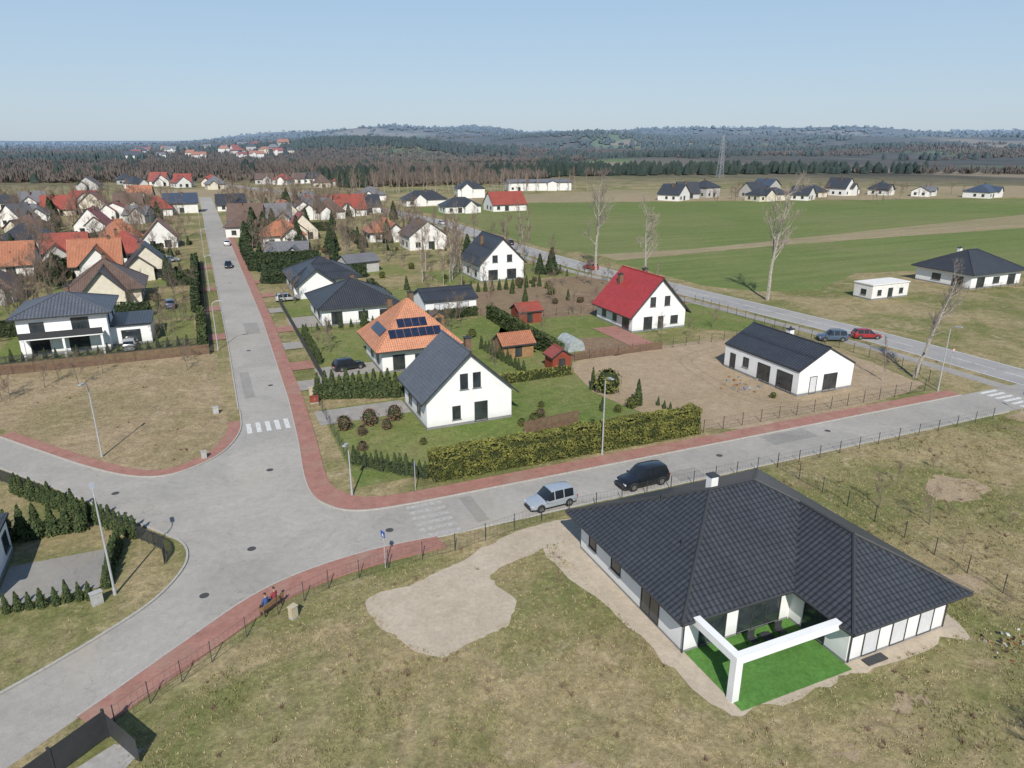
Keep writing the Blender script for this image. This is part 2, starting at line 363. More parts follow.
sheet('crop_field',[(99,124),(106,114),(119,111),(142,122),(185,114),(300,60),(500,120),(540,205),(273,166),(160,166),(98,160)],.004,mField)
sheet('pale_field',[(93,332),(92,372),(240,400),(520,330),(560,250),(402,262),(140,341)],.004,mField2)
sheet('pale_field',[(-40,395),(-30,520),(60,520),(66,400),(10,385)],.004,mField2)
sandp=[(7.1,41.8),(12.1,42.9),(16.7,44.9),(21.5,46.4),(26.8,46.2),(26.6,43.6),(22.7,43.4),(19,42.6),(16.2,41.2),(16.6,38),(15.5,36.1),(13,35.1),(10.2,34.7),(8.3,37.1)]
sheet('sand_path',sandp,.008,mSand,9,.22)
sheet('sand_path',[(21.5,44.2),(26,43.6),(40.5,43.4),(43,42),(42.4,33),(42.3,24),(40,23.3),(33,23.3),(31,23.4),(25,23.6),(23.2,24.4),(22.6,29),(22,36)],.006,mSand,6,.35)
rect('artificial_turf',24.15,23.7,32.45,29.0,.03,mTurf)
for cx,cy,r_ in ((33.5,20.6,1.1),(27,19.5,.6),(47,27,1.2),(60,37,2.5),(14,24,.7),(70,30,2)):
    sheet('bare_patch',[(cx+r_*1.4*math.cos(a),cy+r_*.8*math.sin(a)) for a in [i*.628 for i in range(10)]],.007,mYard,4,.5)
# ------------------------------------------------------------------ buildings
def wallbox(mbx,side,b,pos,z,w,h,d0,d1,m):
    u0,u1,v0,v1=b
    if side in 'SN':
        y=v0 if side=='S' else v1; s=-1 if side=='S' else 1
        ya,yb=sorted((y+s*d0,y+s*d1)); mbx.box(u0+pos-w/2,ya,z,u0+pos+w/2,yb,z+h,m)
    else:
        x=u0 if side=='W' else u1; s=-1 if side=='W' else 1
        xa,xb=sorted((x+s*d0,x+s*d1)); mbx.box(xa,v0+pos-w/2,z,xb,v0+pos+w/2,z+h,m)
def window(mbx,b,side,pos,z,w,h,kind='w'):
    gm=0 if kind!='b' else 3
    wallbox(mbx,side,b,pos,z,w,h,-.05,.02,gm)
    t=.07
    for dx in (-w/2,w/2): wallbox(mbx,side,b,pos+dx,z-.03,t,h+.06,-.05,.055,1)
    for zz in (z-t/2,z+h-t/2): wallbox(mbx,side,b,pos,zz,w-t,t,-.05,.05,1)
    if w>1.3:
        k=2 if w<2.6 else 3
        for i in range(1,k): wallbox(mbx,side,b,pos-w/2+w*i/k,z+t/2,.06,h-t,-.05,.047,1)
    if z>.4: wallbox(mbx,side,b,pos,z-.12,w+.25,.05,0.0,.13,2)
def roofsolid(name,polys,outline,mat,parent,t=.2,caps=(),fascia=None,capm=0):
    mb=MB()
    for p in polys:
        mb.face(p,0); mb.face([(x,y,z-t) for x,y,z in reversed(p)],1)
    n=len(outline)
    for i in range(n):
        a,b=outline[i],outline[(i+1)%n]
        mb.face([(a[0],a[1],a[2]-t),(b[0],b[1],b[2]-t),b,a],1)
    for a,b in caps: mb.tube(Vector(a)+Vector((0,0,.02)),Vector(b)+Vector((0,0,.02)),.11,.11,6,capm)
    return mb.obj(name,[mat,fascia or mFrameD],parent,uv=True)
def house(name,u0,u1,v0,v1,eave,ridge,kind,rm,over=.6,wins=(),chim=(),wm=None,plinth=True,solar=(),frame=None,cap=True,rz=0,wing=None):
    cx,cy=(u0+u1)/2,(v0+v1)/2; z0=terr(cx,cy)
    r=root(name,(cx,cy,z0),rz); u0-=cx;u1-=cx;v0-=cy;v1-=cy
    wm=wm or mWall; b=(u0,u1,v0,v1)
    def gable(u0,u1,v0,v1,eave,ridge,sw,wn,rn):
        w=MB()
        T=(lambda p:(p[1],p[0],p[2])) if sw else (lambda p:p)
        a0,a1,c0,c1=(u0,u1,v0,v1) if not sw else (v0,v1,u0,u1)
        hw=(a1-a0)/2; am=(a0+a1)/2
        def F_(p):
            p=[T(x) for x in p]; w.face(p[::-1] if sw else p,0)
        slope=(ridge-eave)/hw; zt=eave
        F_([(a0,c0,0),(a1,c0,0),(a1,c0,zt),(am,c0,ridge),(a0,c0,zt)]); F_([(a1,c1,0),(a0,c1,0),(a0,c1,zt),(am,c1,ridge),(a1,c1,zt)])
        F_([(a0,c1,0),(a0,c0,0),(a0,c0,zt),(a0,c1,zt)]); F_([(a1,c0,0),(a1,c1,0),(a1,c1,zt),(a1,c0,zt)])
        t=.22; ez=eave-slope*over+t+.01; rzz=ridge+t+.01; d0,d1=c0-over*.8,c1+over*.8
        A=[(a0-over,d0,ez),(am,d0,rzz),(am,d1,rzz),(a0-over,d1,ez)]
        B=[(am,d0,rzz),(a1+over,d0,ez),(a1+over,d1,ez),(am,d1,rzz)]
        out=[T(x) for x in [(a0-over,d0,ez),(am,d0,rzz),(a1+over,d0,ez),(a1+over,d1,ez),(am,d1,rzz),(a0-over,d1,ez)]]
        pp=[]
        for p in ([T(x) for x in A],[T(x) for x in B]):
            n=(Vector(p[1])-Vector(p[0])).cross(Vector(p[2])-Vector(p[0])); pp.append(p if n.z>0 else p[::-1])
        roofsolid(rn,pp,out,rm,r,t,[(T((am,d0,rzz)),T((am,d1,rzz)))] if cap else ())
        w.obj(wn,[wm],r)
    w=MB()
    if kind.startswith('gable'): gable(u0,u1,v0,v1,eave,ridge,kind=='gableU','walls','roof')
    elif kind=='hip':
        w.box(u0,v0,0,u1,v1,eave)
        o=over; U0,U1,V0,V1=u0-o,u1+o,v0-o,v1+o; h=min(U1-U0,V1-V0)/2; ez=eave-.02; rz_=ridge
        if (U1-U0)>(V1-V0): r1=(U0+h,(V0+V1)/2,rz_); r2=(U1-h,(V0+V1)/2,rz_)
        else: r1=((U0+U1)/2,V0+h,rz_); r2=((U0+U1)/2,V1-h,rz_)
        A,B,C,D=(U0,V0,ez),(U1,V0,ez),(U1,V1,ez),(U0,V1,ez)
        if (U1-U0)>(V1-V0): polys=[[A,B,r2,r1],[B,C,r2],[C,D,r1,r2],[D,A,r1]]; caps=[(A,r1),(D,r1),(B,r2),(C,r2),(r1,r2)]
        else: polys=[[A,B,r1],[B,C,r2,r1],[C,D,r2],[D,A,r1,r2]]; caps=[(A,r1),(B,r1),(C,r2),(D,r2),(r1,r2)]
        roofsolid('roof',polys,[A,B,C,D],rm,r,.18,caps if cap else ())
    elif kind=='flat':
        w.box(u0,v0,0,u1,v1,eave); f=MB(); f.box(u0-over,v0-over,eave,u1+over,v1+over,ridge); f.obj('roof',[rm],r,uv=True)
    if w.v: w.obj('walls',[wm],r)
    if wing: gable(*wing,'wing_walls','wing_roof')
    if plinth:
        p=MB(); e=.025; p.box(u0-e,v0-e,0,u1+e,v1+e,.3); p.obj('plinth',[mPlinth],r)
    if wins:
        m_=MB()
        for q in wins: window(m_,b,*q)
        m_.obj('windows',[mGlass,frame or mFrameD,mPlinth,mBlind],r)
    for (x,y,zt,c) in chim:
        m_=MB(); x-=cx;y-=cy; m_.box(x-.35,y-.35,eave*.6,x+.35,y+.35,zt); m_.box(x-.43,y-.43,zt,x+.43,y+.43,zt+.12,1); m_.tube((x,y,zt+.1),(x,y,zt+.4),.12,.12,8,1,cap=True)
        m_.obj('chimney',[c,mFrameD],r)
    for (o,a,bb,nx,ny) in solar:
        m_=MB(); o,a,bb=map(Vector,(o,a,bb)); o=o-Vector((cx,cy,0)); nn=a.cross(bb).normalized()
        for i in range(nx):
            for j in range(ny): m_.obox(o+a*(i*1.05)+bb*(j*1.04)+nn*.13,a,bb,nn*.05)
        m_.obj('solar_panels',[mSolar],r)
    return r
def big_house():
    r=root('bungalow_house',(24,24.3,0)); ox,oy=24,24.3
    w=MB(); h=3.17
    P=[(24,29),(32.5,29),(32.5,24.3),(40.9,24.3),(40.9,42),(24,42)]
    for i in range(6):
        a,b=P[i],P[(i+1)%6]; w.face([(a[0]-ox,a[1]-oy,0),(b[0]-ox,b[1]-oy,0),(b[0]-ox,b[1]-oy,h),(a[0]-ox,a[1]-oy,h)])
    w.obj('walls',[mWall],r)
    q=MB()
    for x0,y0,x1,y1 in ((23.97,29.05,24.02,42.03),(24,28.97,32.4,29.02),(32.47,24.27,32.52,28.9),(32.55,24.27,40.93,24.33),(40.87,24.4,40.93,42.03)):
        q.box(x0-ox,y0-oy,0,x1-ox,y1-oy,.16)
    q.obj('plinth',[mPlinth],r)
    e=.9;Ax,Bx,Cx=24-e,32.5-e,40.9+e; Ay,By,Cy=29-e,24.3-e,42+e
    s=.52; z0=2.98; hm=(Cy-Ay)/2; hw=(Cx-Bx)/2
    def p(x,y,k): return (x-ox,y-oy,z0+k*s)
    A=p(Ax,Ay,0);B=p(Bx,Ay,0);C=p(Bx,By,0);D=p(Cx,By,0);E=p(Cx,Cy,0);Fq=p(Ax,Cy,0)
    R1=p(Ax+hm,Ay+hm,hm);R2=p(Cx-hm,Ay+hm,hm);W1=p(Bx+hw,By+hw,hw);W2=p(Bx+hw,Ay+hw,hw)
    polys=[[A,R1,Fq][::-1],[A,B,W2,R2,R1],[B,C,W1,W2],[C,D,W1],[D,E,R2,W2,W1],[E,Fq,R1,R2]]
    pp=[]
    for pl in polys:
        n=(Vector(pl[1])-Vector(pl[0])).cross(Vector(pl[2])-Vector(pl[1])); pp.append(pl if n.z>0 else pl[::-1])
    roofsolid('roof',pp,[A,B,C,D,E,Fq],rBlack,r,.2,[(A,R1),(Fq,R1),(R1,R2),(R2,E),(R2,W2),(W2,W1),(W1,C),(W1,D)],capm=1)
    sf=MB(); zz=z0-.205
    for x0,y0,x1,y1 in ((Ax,Ay,24,Cy),(24,Ay,Bx,29),(Bx,By,32.5,29),(32.5,By,Cx,24.3),(40.9,24.3,Cx,Cy),(24,42,40.9,Cy)):
        sf.face([(x0-ox,y0-oy,zz),(x0-ox,y1-oy,zz),(x1-ox,y1-oy,zz),(x1-ox,y0-oy,zz)])
    sf.obj('soffit',[mFrameD],r)
    g=MB()
    for a,b in ((A,B),(B,C),(C,D),(D,E),(E,Fq),(Fq,A)): g.tube(Vector(a)+Vector((0,0,-.07)),Vector(b)+Vector((0,0,-.07)),.085,.085,6)
    for x,y in ((23.93,28.9),(40.96,24.25),(32.6,24.2)): g.tube((x-ox,y-oy,.1),(x-ox,y-oy,2.75),.05,.05,6)
    g.obj('gutter',[mFrameD],r)
    m_=MB(); b=(0,16.9,4.7,17.7)
    window(m_,b,'W',3.6,.15,2.0,2.3); window(m_,b,'W',7.9,1.0,1.2,1.3); window(m_,b,'W',11.2,1.0,1.0,1.3)
    window(m_,b,'S',2.2,.1,2.0,2.4); window(m_,b,'S',5.9,.1,3.4,2.4)
    bw=(8.5,16.9,0,17.7); window(m_,bw,'W',2.6,.1,1.8,2.3)
    window(m_,bw,'E',4,1,1.4,1.3); window(m_,bw,'E',9,1,1.4,1.3)
    for i,x in enumerate((1.9,4.3,6.7)): window(m_,bw,'S',x,.12,1.25,2.35,'b')
    m_.obj('windows',[mGlass,mFrameD,mPlinth,mBlind],r)
    c=MB(); c.box(0.02,0.1,0,.5,.58,2.6); c.box(.02,.1,2.6,.5,4.78,3.08); c.box(.5,.1,2.6,8.6,.58,3.08); c.obj('terrace_frame',[mWall],r)
    c=MB(); x,y=31.9-ox,37.0-oy; c.box(x-.3,y-.3,5,x+.3,y+.3,6.95); c.box(x-.36,y-.36,6.95,x+.36,y+.36,7.04,1); c.obj('chimney',[mWall,mFrameD],r)
    c=MB()
    for x,y in ((34.5,30.0),(28,37.6),(26.5,33)):
        k=min(max(x-Ax if y>29 else x-Bx,0),y-Ay,Cy-y)*s+z0; c.tube((x-ox,y-oy,k-.2),(x-ox,y-oy,k+.4),.07,.07,8,cap=True)
    c.obj('roof_vents',[mFrameD],r)
    c=MB(); c.box(9.6,-.8,.02,11.2,-.25,.1); c.obj('door_mat',[mFrameD],r)
    c=MB()
    for x in (4.2,6.4):
        for dx,dy in ((0,0),(.5,0),(0,.5),(.5,.5)): c.box(x+dx,3.2+dy,.04,x+dx+.05,3.25+dy,.42)
        c.box(x,3.2,.42,x+.55,3.75,.48); c.box(x,3.72,.48,x+.55,3.77,.95)
    c.box(5.2,3.1,.36,5.95,3.8,.41); 
    for dx,dy in ((0,0),(.7,0),(0,.65),(.7,.65)): c.box(5.2+dx,3.1+dy,.04,5.25+dx,3.15+dy,.36)
    c.obj('terrace_furniture',[mFrameD],r)
big_house()
house('gable_house',20,30,69.5,78.5,3.6,8.2,'gableV',rSlate,.7,
 [('S',4.35,4.2,.85,1.7),('S',5.85,4.2,.85,1.7),('S',3.4,.8,.9,1.5),('S',6.3,.15,1.5,2.3),('W',3,.9,1.2,1.3),('W',6.5,.9,1.2,1.3)],[(27,75.5,8.2,mFenceB)])
house('hipped_house',20.3,30.6,91,101,3.3,8.9,'hip',rOrange,1.0,
 [('S',2.3,.2,1.6,2.2),('S',5.2,.9,1.2,1.3),('S',8.2,.2,1.6,2.2),('W',2.5,.9,1.3,1.3),('W',6,.9,1.3,1.3)],[(26.5,98.0,9.4,mFenceB),(23.6,98.8,8.6,mFenceB)],
 solar=[((21.6,91.4,4.58),(1.0,0,0),(0,.99,.92),7,1),((23.1,92.6,5.70),(1.0,0,0),(0,.99,.92),4,1),((20.7,98.3,4.58),(0,-1.0,0),(.99,0,.92),5,1)])
house('black_roof_bungalow',17,30,120,133,3.2,6.8,'hip',rBlack,.8,[('S',2.5,.2,1.8,2.2),('S',7,.9,1.6,1.3),('S',10.5,.9,1.2,1.3),('W',3,.9,1.4,1.3),('W',8,.9,1.4,1.3)],[(24,128,7.2,mFenceB)])
house('black_roof_bungalow',16,29,148,161,3.2,6.8,'hip',rDark,.8,[('S',2.5,.2,1.8,2.2),('S',7,.9,1.6,1.3),('S',10.5,.9,1.2,1.3),('W',3,.9,1.4,1.3),('W',8,.9,1.4,1.3)],[(24,154,7.2,mFenceB)],wing=(-6,1,-10,0,2.9,5.6,False))
house('garage_building',35,44.6,119.5,127,2.9,4.3,'gableU',rDark,.4,[('S',3,.1,2.6,2.2,'b'),('S',7,.1,2.2,2.2,'b')])
house('black_gable_house',56,66.5,147,159,4.2,9.4,'gableV',rDark,.7,[('S',3,.3,2.2,2.2),('S',7.5,.3,2.2,2.2),('S',3.5,4.2,1.2,1.5),('S',7,4.2,1.2,1.5),('W',3,1,1.3,1.3),('W',8,1,1.3,1.3)],[(59,154,9.4,mFenceB)])
house('red_roof_house',63,73.4,96,107.5,3.2,8.6,'gableV',rRed,.8,[('S',3,.2,1.6,2.2),('S',8.2,.9,1.4,1.3),('S',3.8,4.1,1.0,1.5),('S',6.6,4.1,1.0,1.5),('W',2,.2,2,2.2),('W',5.5,.9,1.2,1.3),('W',9,.9,1.2,1.3),('S',5.5,.2,1.0,2.1)],[(69.6,103,9.0,mFenceB),(66,105,8,mFenceB)])
house('black_roof_bungalow',65,74,61.7,75.4,3.2,5.6,'gableV',rDark,.12,[('W',2.3,.1,2.6,2.4),('W',6.0,.15,2.2,2.3),('W',9.4,1.2,1.0,1.2),('W',12,.2,1,2.1),('S',2.4,.1,1.1,2.2,'b'),('S',5.2,.05,2.2,2.3)],[(71,70,6.0,mWall)])
house('black_roof_bungalow',148,164,98,111,3.3,7.2,'hip',rBlack,.9,[('S',3,.2,2.4,2.2),('S',8,.9,2,1.3),('S',13,.2,2.4,2.2),('W',3,.2,2.4,2.2),('W',8,.9,2,1.3)],[(154,106,7.4,mWall)])
house('site_container',120,130,98.6,103,2.9,3.1,'flat',mWallF,.15,[('S',2,.9,1,1),('S',5,.1,1.2,2),('S',8,.9,1,1),('W',2,.9,1.2,1)],wm=mWallF)
house('white_villa',-26,-14.5,119,130,5.9,8.2,'hip',rSlate,.9,[('S',2.5,.2,2.4,2.2),('S',7.5,.2,2.6,2.2),('S',2.5,3.4,1.8,1.6),('S',8,3.2,2.2,2.1),('E',2.5,3.6,1.4,1.4),('E',8,3.6,1.4,1.4),('W',3,3.6,1.4,1.4)],[(-20,126,8.8,mFenceB)])
house('garage_annex',-14.5,-9,121,130,3.0,3.25,'flat',rDark,.3,[('S',2.7,.1,2.6,2.2)])
mb=MB(); mb.box(-25.5,116.6,3.0,-15,118.98,3.15); 
for x in (-25.3,-20.3,-15.4): mb.box(x,116.7,0,x+.3,117,3.0)
mb.box(-25.5,116.6,3.15,-15,116.66,4.1,1); mb.obj('balcony',[mWall,mFrameD])
W2=[('S',2.5,.9,1.4,1.3),('S',6.5,.2,1.8,2.1),('W',3,.9,1.3,1.3),('W',7,.9,1.3,1.3),('E',3,.9,1.3,1.3),('E',7,.9,1.3,1.3)]
house('brown_roof_house',-24,-12,153,165,3.1,8.2,'hip',FR[2],.9,W2,[(-18,160,8.8,mFenceB)],wm=mWallC,wing=(-3.5,3.5,-8.5,0,3.2,7,False))
house('orange_roof_house',-28,-18,188,198,3.2,8,'gableU',FR[1],.8,W2,[(-20,193,8.6,mFenceB)],wm=mWallF,wing=(-3,4,-7.5,0,3.2,6.9,False))
def vill(x,y,w,d,e,r_,k,m,rzv=None,name='village_house'):
    if rzv is None: rzv=R.choice([0,0,R.uniform(-.25,.25)])
    wg=None
    if k!='flat' and R.random()<.5:
        q=R.choice([-1,1])*w*.18; ww=R.uniform(2.2,3.2); wg=(q-ww,q+ww,-d/2-R.uniform(1.0,2.5),0,e,min(r_-.5,e+ww*.85),False)
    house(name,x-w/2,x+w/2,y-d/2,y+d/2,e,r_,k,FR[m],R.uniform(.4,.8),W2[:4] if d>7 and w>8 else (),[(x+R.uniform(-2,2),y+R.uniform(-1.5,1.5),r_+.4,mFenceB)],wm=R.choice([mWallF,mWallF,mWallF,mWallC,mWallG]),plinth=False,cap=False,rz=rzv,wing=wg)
for q in [(-18,209,11,10,3,8,'hip',0),(-32,214,10,9,3,7.5,'gableU',0),(-22,244,11,10,3,8,'hip',1),(-11,238,9,10,3,8,'gableV',1),(-12,184,9,9,3,7.5,'gableV',3),
  (-42,200,11,10,3,7.5,'gableU',1),(-46,246,13,11,3.4,7.5,'hip',3),(-40,168,10,10,3,7.5,'hip',2),(-46,148,11,10,3,7.5,'gableU',5),(22.7,228,12,10,3.2,7.5,'hip',1),(30,240,9,9,3,8,'gableV',0),
  (53.5,226,11,10,3,7,'hip',1),(60,205,11,11,4,8,'gableV',2),(20,190,10,8,3,5.5,'gableU',5),(34,172,8,6,2.6,4,'gableU',5),
  (-58,330,12,10,3,7,'hip',5),(-53,358,12,10,3,8,'gableU',0),(-41,362,11,10,4,9,'gableV',0),(-27,361,11,10,3,8,'gableU',2),(-15,341,11,10,3,8,'hip',0),(-6,351,13,11,4.5,8,'gableU',4),(14.5,353,12,10,3,7,'gableU',3),
  (49,355,12,11,3,8,'hip',5),(59,309,12,11,3,8.5,'gableU',0),(49,300,11,10,3,8,'hip',2),(102,344,20,11,3,7,'hip',3),(106,303,16,11,3,6.5,'hip',3),(128,304,16,12,3,8,'gableU',0),(140,383,15,12,5,9,'hip',3),(85,385,14,12,3,7,'hip',5),(200,421,40,14,5,6.5,'gableU',5)]:
    vill(*q)
for q in [(232,321,13,12,3.4,8,'gableV',3,.5),(246,329,11,10,3.4,8.5,'gableU',3,-.3),(262,334,11,12,5.4,9,'hip',3,.2),(276,300,22,10,3.2,6.5,'hip',3,.1),(286,322,12,10,3.4,8,'gableU',3,.2),(303,331,12,11,5.4,8.8,'gableV',4,.3),(296,296,12,10,3.0,6.8,'gableV',3,.5),(314,308,16,10,3.2,6.5,'hip',3,.2),
  (341,313,11,12,4.4,9.5,'gableV',3,.3),(353,318,9,9,3,6,'hip',5,.1),(366,306,12,10,3.4,7.5,'hip',3,.3),(380,290,16,9,3,5.4,'gableU',5,.5),(402,270,22,13,3.4,7,'hip',4,.3)]: vill(*q)
for i in range(28):
    x=R.uniform(-150,-20); y=R.uniform(225,420)
    if x>-60 and y<265: continue
    vill(x,y,R.uniform(8,13),R.uniform(8,11),3.2,R.uniform(6,8.4),R.choice(['hip','gableU','gableV']),R.choice([0,0,0,1,2,3,3,4,5]),R.uniform(-.5,.5))
for i in range(16):
    t=R.random(); x=-60+170*t+R.uniform(-8,8); y=560+R.uniform(-30,45)-t*40
    vill(x,y,R.uniform(9,13),R.uniform(9,12),3.4,R.uniform(7,8.5),R.choice(['hip','gableU','gableV']),R.choice([0,0,2,3,5]),R.uniform(-.6,.6))
for i in range(10):
    x=R.uniform(12,75); y=R.uniform(250,330); 
    vill(x,y,R.uniform(9,12),R.uniform(9,11),3.4,R.uniform(7,8.5),R.choice(['hip','gableU','gableV']),R.choice([0,0,1,2,3,5]),R.uniform(-.3,.3))
for i in range(34): # small town on the far slope, left
    Y=R.uniform(1150,1650);r_=R.uniform(-.52,-.28);X=Y*r_; x=S.x*X+F.x*Y;y=S.y*X+F.y*Y
    vill(x,y,R.uniform(12,24),12,8,R.uniform(11,14),R.choice(['gableU','hip']),R.choice([0,0,0,1,3,5]),R.uniform(-.5,.5))
house('garden_shed',48.3,52.6,108.5,112,2.1,3.1,'gableU',FR[0],.3,[('S',2,.2,1,1.7)],wm=mWoodRed,plinth=False)
house('garden_shed',37.8,42.6,90.5,94,2.1,3.2,'gableU',FR[1],.4,[('S',2.4,.2,1,1.7)],wm=mWoodOr,plinth=False)
house('garden_shed',41.8,44.6,82.6,85,2.0,2.9,'gableV',FR[0],.3,[('S',1.4,.1,.9,1.6)],wm=mWoodRed,plinth=False)
house('garden_shed',34,36,112,114,2.0,2.6,'gableV',FR[2],.2,[('S',1,.1,.9,1.6)],wm=mWoodOr,plinth=False)
mb=MB()
for i in range(9):
    a0=math.pi*i/9;a1=math.pi*(i+1)/9
    mb.face([(1.4*math.cos(a0),0,1.9*math.sin(a0)),(1.4*math.cos(a0),4,1.9*math.sin(a0)),(1.4*math.cos(a1),4,1.9*math.sin(a1)),(1.4*math.cos(a1),0,1.9*math.sin(a1))])
for y in (0,4): mb.face([(1.4*math.cos(math.pi*i/9),y,1.9*math.sin(math.pi*i/9)) for i in range(10)])
for y in (0,1,2,3,4):
    for i in range(9):
        a0=math.pi*i/9;a1=math.pi*(i+1)/9; mb.tube((1.43*math.cos(a0),y,1.93*math.sin(a0)),(1.43*math.cos(a1),y,1.93*math.sin(a1)),.03,.03,5,1)
mb.obj('greenhouse',[mGH,mMetal],loc=(49.5,90,0))
rect('terrace',58.5,89,62.9,101,.06,mRed); rect('terrace',31,90,34,96,.06,mGreyP); rect('driveway',9.5,75.5,19.9,80,.02,mGreyP); rect('driveway',12,92,20.2,97,.02,mGreyP)
rect('driveway',12,121,16.9,129,.02,mGreyP)
house('white_house',-27,-16.4,51.2,59,3.0,3.2,'flat',rDark,.25,[('E',6.5,.9,1.2,1.3),('S',9,.9,1.2,1.3)])
rect('driveway',-16.2,51,-9.8,56.5,.02,mPatch)
# ------------------------------------------------------------------ fences
def fence(name,path,h=1.4,sp=2.5,style='mesh',mat=None):
    mb=MB(); mat=mat or mFence
    for i in range(len(path)-1):
        a=Vector((*path[i],0));b=Vector((*path[i+1],0));L=(b-a).length;d=(b-a).normalized();n=Vector((-d.y,d.x,0))
        k=max(1,round(L/sp))
        for j in range(k+(i==len(path)-2)):
            p=a+(b-a)*j/k; mb.box(p.x-.025,p.y-.025,0,p.x+.025,p.y+.025,h+.05)
        if style=='mesh':
            for z in (.08,.45,.85,h-.05): mb.tube(a+Vector((0,0,z)),b+Vector((0,0,z)),.008,.008,3)
            q=0
            while q<L: p=a+d*q; mb.tube(p,p+Vector((0,0,h-.05)),.005,.005,3); q+=.35
        elif style=='board':
            nb=int(h/.16)
            for z in range(nb): mb.obox(a+n*.04+Vector((0,0,.06+z*.16)),(b-a),n*.025,(0,0,.13))
        elif style=='picket':
            for z in (.25,h-.2): mb.obox(a-n*.02+Vector((0,0,z)),(b-a),n*.04,(0,0,.06))
            q=0
            while q<L: p=a+d*q; mb.obox(p-n*.035+Vector((0,0,.1)),d*.05,n*.02,(0,0,h-.1)); q+=.13
    return mb.obj(name,[mat])
fence('wire_fence',[(-7.6,36.2),(-6,37.4)]+[(x+.5,y-.7) for x,y in CSo[::-1][2:]]+[(23,46.9),(36,47.1),(48.4,47.1),(48.3,33),(48.3,12)],1.5,2.6)
fence('wire_fence',[(48.4,47.1),(62,47.2),(80,47.2)],1.3,3)
fence('picket_fence',[(x,y) for x,y in offset(lb,1.6)[24:]],1.3,2.5,'picket')
fence('board_fence',[(-48,110.6),(-1,110.6)],1.5,2.5,'board',mFenceB)
fence('wire_fence',[(-1,110),(-.8,200)],1.4,2.6,'picket'); fence('wire_fence',[(10.4,64),(10.4,84.5)],1.4,2.5); fence('wire_fence',[(10.4,64),(17,57)],1.3,2)
fence('picket_fence',[(12.3,86.5),(12.3,146)],1.4,2.5,'picket'); fence('wire_fence',[(47.2,56.9),(84,56.9),(87,62),(87,84)],1.5,2.6)
fence('board_fence',[(29,63.8),(36,64.6)],1.6,2,'board',mFenceB); fence('board_fence',[(46.4,86),(62,86)],1.2,2,'board',mFenceB)
fence('wire_fence',[(47,86),(86,86.3)],1.4,2.5); fence('wire_fence',[(87,87),(87,111),(47,111.8)],1.4,2.5)
fence('wire_fence',[(12.3,117),(47,117)],1.4,2.5); fence('wire_fence',[(142,96),(170,96)],1.4,2.5)
fence('picket_fence',[(-30,116),(-2,116)],1.3,2.5,'picket'); fence('wire_fence',[(-30,136),(-2,136)],1.3,2.5); fence('wire_fence',[(-30,168),(-2,168)],1.3,2.5)
mb=MB()
g0=Vector((-7.9,35.7,0)); g1=Vector((-14.5,30.4,0)); d=(g1-g0).normalized(); n=Vector((-d.y,d.x,0))
for z in range(10): mb.obox(g0+Vector((0,0,.1+z*.165)),d*8.4,n*.04,(0,0,.155),0)
for q in (0,2.8,5.6,8.2): mb.obox(g0+d*q-n*.07,d*.12,n*.14,(0,0,1.85),0)
for z in range(9): mb.obox(g0+Vector((0,0,.1+z*.165)),(1.6,-2.6,0),n*.04,(0,0,.155),0)
mb.obj('panel_gate',[mFrameD])
sheet('driveway',[(-7.6,35.0),(-6.2,34),(-8.6,31),(-11,33)],.02,mConc)
# ------------------------------------------------------------------ vegetation
def bare(H,seed,nb=14,up=.55,mats=None,r0=None,start=.25,tw=1.0):
    rg=random.Random(seed); mb=MB(); r0=r0 or H*.016
    def rv(): return Vector((rg.uniform(-1,1),rg.uniform(-1,1),rg.uniform(-1,1)))
    pts=[Vector((0,0,0))]; d=Vector((0,0,1)); ns=8
    for i in range(ns): d=(d+rv()*.10+Vector((0,0,.15))).normalized(); pts.append(pts[-1]+d*H/ns)
    for i in range(ns): mb.tube(pts[i],pts[i+1],r0*(1-i/ns*.88),r0*(1-(i+1)/ns*.88),6,0)
    def br(p,d,L,r,l):
        segs=3 if l<3 else 2; q=p; ps=[p]
        for i in range(segs):
            d=(d+rv()*.22+Vector((0,0,.14))).normalized(); q2=q+d*L/segs
            mb.tube(q,q2,r*(1-i/segs*.6),r*(1-(i+1)/segs*.6),4 if l==1 else 3,0 if l==1 else 1,rg.random()); q=q2; ps.append(q)
        if l<4:
            for k in range({1:6,2:5,3:3}[l]):
                t=rg.uniform(.3,1)*segs; i=min(int(t),segs-1); pp=ps[i].lerp(ps[i+1],t-i)
                nd=(d+rv()*.95+Vector((0,0,.25))).normalized(); br(pp,nd,L*rg.uniform(.4,.62),max(r*.5,.011*H/12),l+1)
    for k in range(nb):
        t=start+(1-start)*(k+rg.random()*.6)/nb; t=min(t,.98)*ns; i=int(t); pp=pts[i].lerp(pts[i+1],t-i)
        a=rg.uniform(0,6.28); dd=Vector((math.cos(a),math.sin(a),up+rg.uniform(0,.5))).normalized()
        br(pp,dd,H*.34*(1-.55*(t/ns-start))*rg.uniform(.7,1.1)*tw,r0*.42*(1-t/ns*.6),1)
    return mb.mesh('bare_tree',mats or [mBark,mTwig])
BT=[bare(10,s,13) for s in (1,2,3,4,5)]
BL=[bare(18,s,13,.9,[mBarkL,mTwigL],.34,.3,.75) for s in (11,12,13)]
BB=[bare(11,s,12,1.1,[mBarkL,mTwig],.13,.2,.6) for s in (21,22)]
